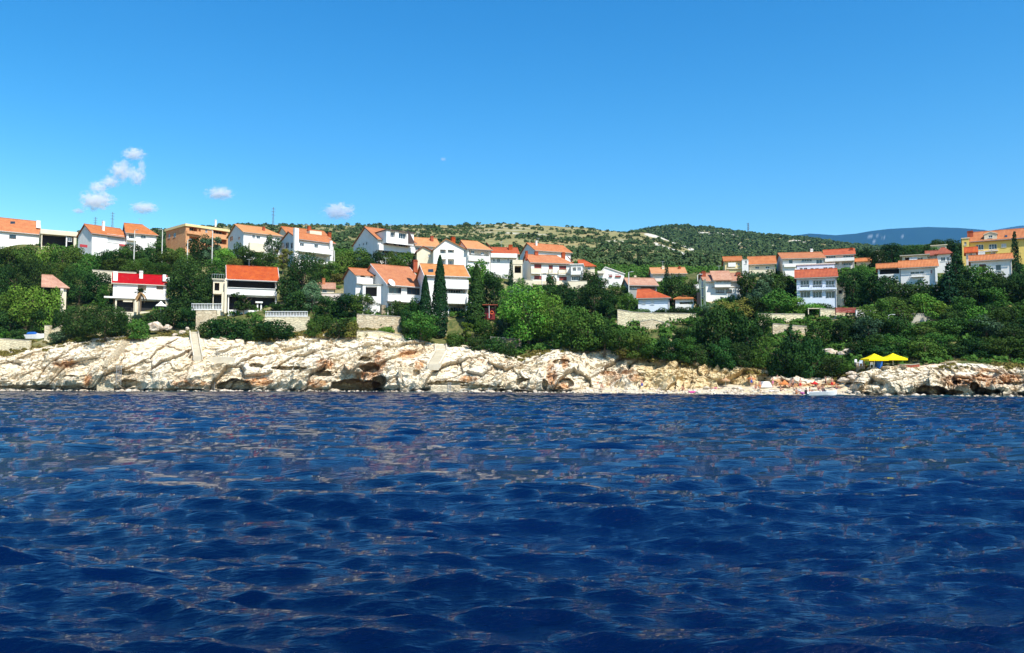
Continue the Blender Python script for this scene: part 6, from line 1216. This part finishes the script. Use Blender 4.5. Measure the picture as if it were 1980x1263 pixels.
tag(npmesh('rubble', np.concatenate(VV), np.concatenate(FF), BOULD), 'loose pale stones strewn over the beach and along the water line', None, None, 'stuff')
# ================================================================== CLOUDS
t = NT('cloud'); nt = t.m.node_tree; nt.nodes.remove(t.p); vo = t.add('ShaderNodeVolumePrincipled'); out = next(n for n in nt.nodes if n.type == 'OUTPUT_MATERIAL'); oi = t.add('ShaderNodeObjectInfo')
ln = t.add('ShaderNodeVectorMath', operation='LENGTH'); t.l.new(t.obj(), ln.inputs[0]); ad = t.add('ShaderNodeVectorMath', operation='ADD'); t.l.new(t.obj(), ad.inputs[0]); t.l.new(oi.outputs['Location'], ad.inputs[1])
nz_ = t.noise(2.6, 8, 0.68, vec=ad.outputs[0]); dd = t.math('SUBTRACT', t.math('MULTIPLY', t.math('SUBTRACT', nz_, .42), 9.0), t.math('MULTIPLY', t.math('POWER', ln.outputs['Value'], 2.0), 1.5))
dn_ = t.math('MULTIPLY', t.math('MAXIMUM', t.math('ADD', dd, .40), 0.0), 0.013); t.l.new(dn_, vo.inputs['Density']); vo.inputs['Color'].default_value = (.99, .985, .98, 1); vo.inputs['Anisotropy'].default_value = 0; t.l.new(vo.outputs[0], out.inputs['Volume'])
CLOUD = t.m
cme = bpy.data.meshes.new('cloud'); bm = bmesh.new(); bmesh.ops.create_icosphere(bm, subdivisions=3, radius=1.25); bm.to_mesh(cme); bm.free(); cme.materials.append(CLOUD)
for lab, x, y, w_, h_ in (('highest small cloud at the top of the ragged cloud column', 259, 298, 42, 24), ('ragged middle cloud of the column above the red-awning house', 236, 330, 44, 40), ('thin wisp right of the ragged middle cloud', 266, 342, 30, 34), ('slanting wisp joining the ragged middle cloud to the brightest one', 213, 352, 36, 24), ('thin upright wisp under the highest small cloud', 274, 322, 16, 34), ('faint wisp above the brightest lower cloud', 190, 362, 36, 22), ('brightest cloud at the foot of the ragged column', 187, 388, 62, 36),
                          ('faint low wisp left of the brightest cloud', 152, 408, 24, 10), ('flat cloud right of the ragged column', 279, 402, 50, 22), ('small cloud alone between the brick block and the column', 425, 374, 52, 24), ('puffy cloud above the large three-storey white house', 655, 409, 60, 32), ('very faint wisp of cloud in the middle of the sky', 857, 308, 12, 7)):
    Yk = 15000.0; P = at(x, y, Yk); o = bpy.data.objects.new('cloud', cme); COL.objects.link(o); o.location = P; o.scale = (w_ / F * Yk / 1.8, w_ / F * Yk / 3.5, h_ / F * Yk / 1.8); tag(o, lab, 'cloud', 'small clouds')

# ================================================================== PEOPLE
SKIN = plain('skin', (.50, .26, .17), .6, .3, .08); HAIR = plain('dark_hair', (.03, .02, .015), .7)
def figure(kind):
    J = {}; E_ = []; R = {}
    def j(n, p, r, par=None):
        J[n] = p; R[n] = r
        if par: E_.append((par, n))
    if kind == 'sit':
        j('pel', (0, 0, .13), .13); j('spi', (0, .06, .33), .11, 'pel'); j('che', (0, .05, .54), .125, 'spi'); j('nec', (0, 0, .70), .055, 'che'); j('hea', (0, -.02, .80), .08, 'nec'); j('top', (0, -.02, .90), .085, 'hea'); j('nos', (0, -.12, .82), .016, 'hea')
        for s_, q in ((-1, 'l'), (1, 'r')):
            j('sh' + q, (s_ * .18, .03, .61), .058, 'che'); j('el' + q, (s_ * .26, -.16, .42), .040, 'sh' + q); j('wr' + q, (s_ * .18, -.38, .44), .028, 'el' + q); j('pa' + q, (s_ * .16, -.45, .45), .034, 'wr' + q); d = (0, -1, -.25)
            j('hi' + q, (s_ * .10, -.04, .12), .09, 'pel'); j('kn' + q, (s_ * .15, -.40, .42), .058, 'hi' + q); j('an' + q, (s_ * .14, -.62, .08), .04, 'kn' + q); j('to' + q, (s_ * .15, -.80, .04), .028, 'an' + q)
            for f in range(5):
                o = (f - 2) * .020; L_ = (.05, .075, .085, .078, .06)[f]; P = J['pa' + q]; j('f%d%s' % (f, q), (P[0] + o * 1.6 + (s_ * -.03 if f == 0 else 0), P[1] - L_ * .6, P[2] - L_ * .3), .009, 'pa' + q); j('g%d%s' % (f, q), (P[0] + o * 1.7, P[1] - L_, P[2] - L_ * .75), .008, 'f%d%s' % (f, q))
    else:
        j('pel', (0, 0, .95), .125); j('spi', (0, 0, 1.15), .105, 'pel'); j('che', (0, .01, 1.36), .125, 'spi'); j('nec', (0, .01, 1.51), .052, 'che'); j('hea', (0, -.01, 1.60), .078, 'nec'); j('top', (0, 0, 1.69), .082, 'hea'); j('nos', (0, -.105, 1.61), .016, 'hea')
        for s_, q in ((-1, 'l'), (1, 'r')):
            j('sh' + q, (s_ * .18, .01, 1.43), .058, 'che'); j('el' + q, (s_ * .25, .03, 1.14), .040, 'sh' + q); j('wr' + q, (s_ * .27, -.08, .90), .028, 'el' + q); j('pa' + q, (s_ * .275, -.11, .82), .034, 'wr' + q)
            st = .12 if (kind == 'walk' and q == 'l') else (-.10 if kind == 'walk' else 0)
            j('hi' + q, (s_ * .09, 0, .90), .088, 'pel'); j('kn' + q, (s_ * .10, -.03 - st * 1.2, .50), .056, 'hi' + q); j('an' + q, (s_ * .11, .02 - st * 2, .09), .038, 'kn' + q); j('to' + q, (s_ * .12, -.16 - st * 2, .03), .028, 'an' + q)
            for f in range(5):
                o = (f - 2) * .020; L_ = (.05, .075, .085, .078, .06)[f]; P = J['pa' + q]; j('f%d%s' % (f, q), (P[0] + (s_ * -.02 if f == 0 else 0), P[1] + o * 1.5 - (.02 if f == 0 else 0), P[2] - L_ * .6), .009, 'pa' + q); j('g%d%s' % (f, q), (P[0] - s_ * .012, P[1] + o * 1.5 - .01, P[2] - L_), .008, 'f%d%s' % (f, q))
    names = list(J); me = bpy.data.meshes.new('body'); me.from_pydata([J[n] for n in names], [(names.index(a), names.index(b)) for a, b in E_], []); o = bpy.data.objects.new('body', me); COL.objects.link(o)
    o.modifiers.new('skin', 'SKIN'); 
    for i, n in enumerate(names): me.skin_vertices[0].data[i].radius = (R[n], R[n]); me.skin_vertices[0].data[i].use_root = n == 'pel'
    ss_ = o.modifiers.new('sub', 'SUBSURF'); ss_.levels = 1; dg = bpy.context.evaluated_depsgraph_get(); out = bpy.data.meshes.new_from_object(o.evaluated_get(dg)); bpy.data.objects.remove(o); out.materials.clear(); out.materials.append(SKIN); out.polygons.foreach_set('use_smooth', [True] * len(out.polygons))
    T = Vector(J['top']); H_ = MB(); H_.lathe([(.01, .085), (.06, .07), (.095, .02), (.098, -.05), (.085, -.09)], 0, 0, 10); hm = bpy.data.meshes.new('hair'); hm.from_pydata([(v[0] + T.x, v[1] + T.y + .018, v[2] + T.z + .02) for v in H_.v], [], H_.f); hm.materials.append(HAIR)
    P = Vector(J['pel']); Wd = MB(); q = [(.13, -.13), (.15, -.06), (.145, .06), (.125, .10)]; Wd.lathe(q, 0, 0, 12)
    if kind != 'sit':
        for s_ in (-1, 1): Wd.lathe([(.098, -.30), (.10, -.12), (.09, -.05)], s_ * .09, 0, 10)
    wm = bpy.data.meshes.new('swimwear'); wm.from_pydata([(v[0] + P.x, v[1] * .95 + P.y, v[2] + P.z) for v in Wd.v], [], Wd.f)
    C_h = Vector(J['hea']); Ey = MB(); [Ey.box(C_h.x + s_ * .03 - .01, C_h.x + s_ * .03 + .01, C_h.y - .088, C_h.y - .07, C_h.z + .035, C_h.z + .045) for s_ in (-1, 1)]; em = bpy.data.meshes.new('eyes'); em.from_pydata(Ey.v, [], Ey.f); em.materials.append(HAIR)
    return out, hm, wm, em
FIG = {k: figure(k) for k in ('stand', 'walk', 'sit')}; SWIM = {}
def person(label, x, d, kind, col, rz=0.0, lie=False, Y=None, z=None):
    Y = Y or bY(x, d); z = bz(x, Y) if z is None else z; b, h, w_, e = FIG[kind]; r = thing('person', label, 'person', (x2u(x) * Y, Y, z), rz, 'people on the beach')
    if lie: r.rotation_euler = (math.radians(-88), 0, rz); r.location.z += .14
    key = str(col)
    if key not in SWIM: SWIM[key] = plain('swimwear_' + ['a', 'b', 'c', 'd', 'e', 'f', 'g', 'h', 'i', 'j'][len(SWIM)], col, .8, .1, .05)
    for me, nm in ((b, 'body'), (h, 'hair'), (w_, 'swim_shorts'), (e, 'face')):
        o = bpy.data.objects.new(nm, me); COL.objects.link(o); o.parent = r
        if nm == 'swim_shorts':
            if not me.materials: me.materials.append(SWIM[key])
            o.material_slots[0].link = 'OBJECT'; o.material_slots[0].material = SWIM[key]
RD, BK, BL, PK, WH, OR_ = (.6, .04, .04), (.02, .02, .03), (.02, .08, .4), (.7, .15, .35), (.75, .75, .72), (.7, .25, .05)
for a in (('person lying on the pebbles below the tan parasol', 1392, 5, 'stand', PK, 1.5, True), ('person in black sitting just left of the magenta air mat', 1318, 3, 'sit', BK, .4), ('person standing in blue shorts under the flat orange parasol', 1451, 8, 'stand', BL, .3),
          ('person in red sitting right of the flat orange parasol', 1460, 6, 'sit', RD, -.5), ('person walking toward the water left of the white tent', 1467, 3, 'walk', OR_, .2), ('person in pink standing right of the white tent', 1492, 7, 'stand', PK, 1.0), ('person standing by the rocks behind the white tent', 1501, 9.5, 'stand', WH, -.8),
          ('person in black sitting alone near the water left of the parasol', 1507, 3, 'sit', BK, 1.2), ('person in black sitting under the orange-red parasol', 1524, 7, 'sit', BK, -.3), ('person in black shorts standing right of the orange-red parasol', 1531, 5.5, 'stand', BK, .8), ('person in red standing halfway between parasol and boat', 1545, 5, 'stand', RD, .1),
          ('person sitting at the water edge left of the pink air mat', 1537, 1.4, 'sit', OR_, .3), ('person in pink sitting on the pink air mat', 1556, 1.3, 'sit', PK, -.4), ('person in black sitting behind the boat stern', 1563, 1.8, 'sit', BK, .9), ('person sitting behind the middle of the boat', 1579, 5, 'sit', PK, .5), ('person with arms round knees right of the boat middle', 1588, 4.6, 'sit', BK, -.7),
          ('person standing in red below the orange parasol at the boat bow', 1606, 6, 'stand', RD, -.2), ('person sitting under the parasol at the boat bow', 1614, 6, 'sit', BL, .6), ('person walking on the upper pebbles above the boat', 1594, 7.5, 'walk', BK, 1.3), ('person standing alone below the yellow cliff', 1240, 4, 'stand', BL, .5), ('person sitting beside the folded red parasol', 1163, 5, 'sit', WH, 0.0)): person(*a)
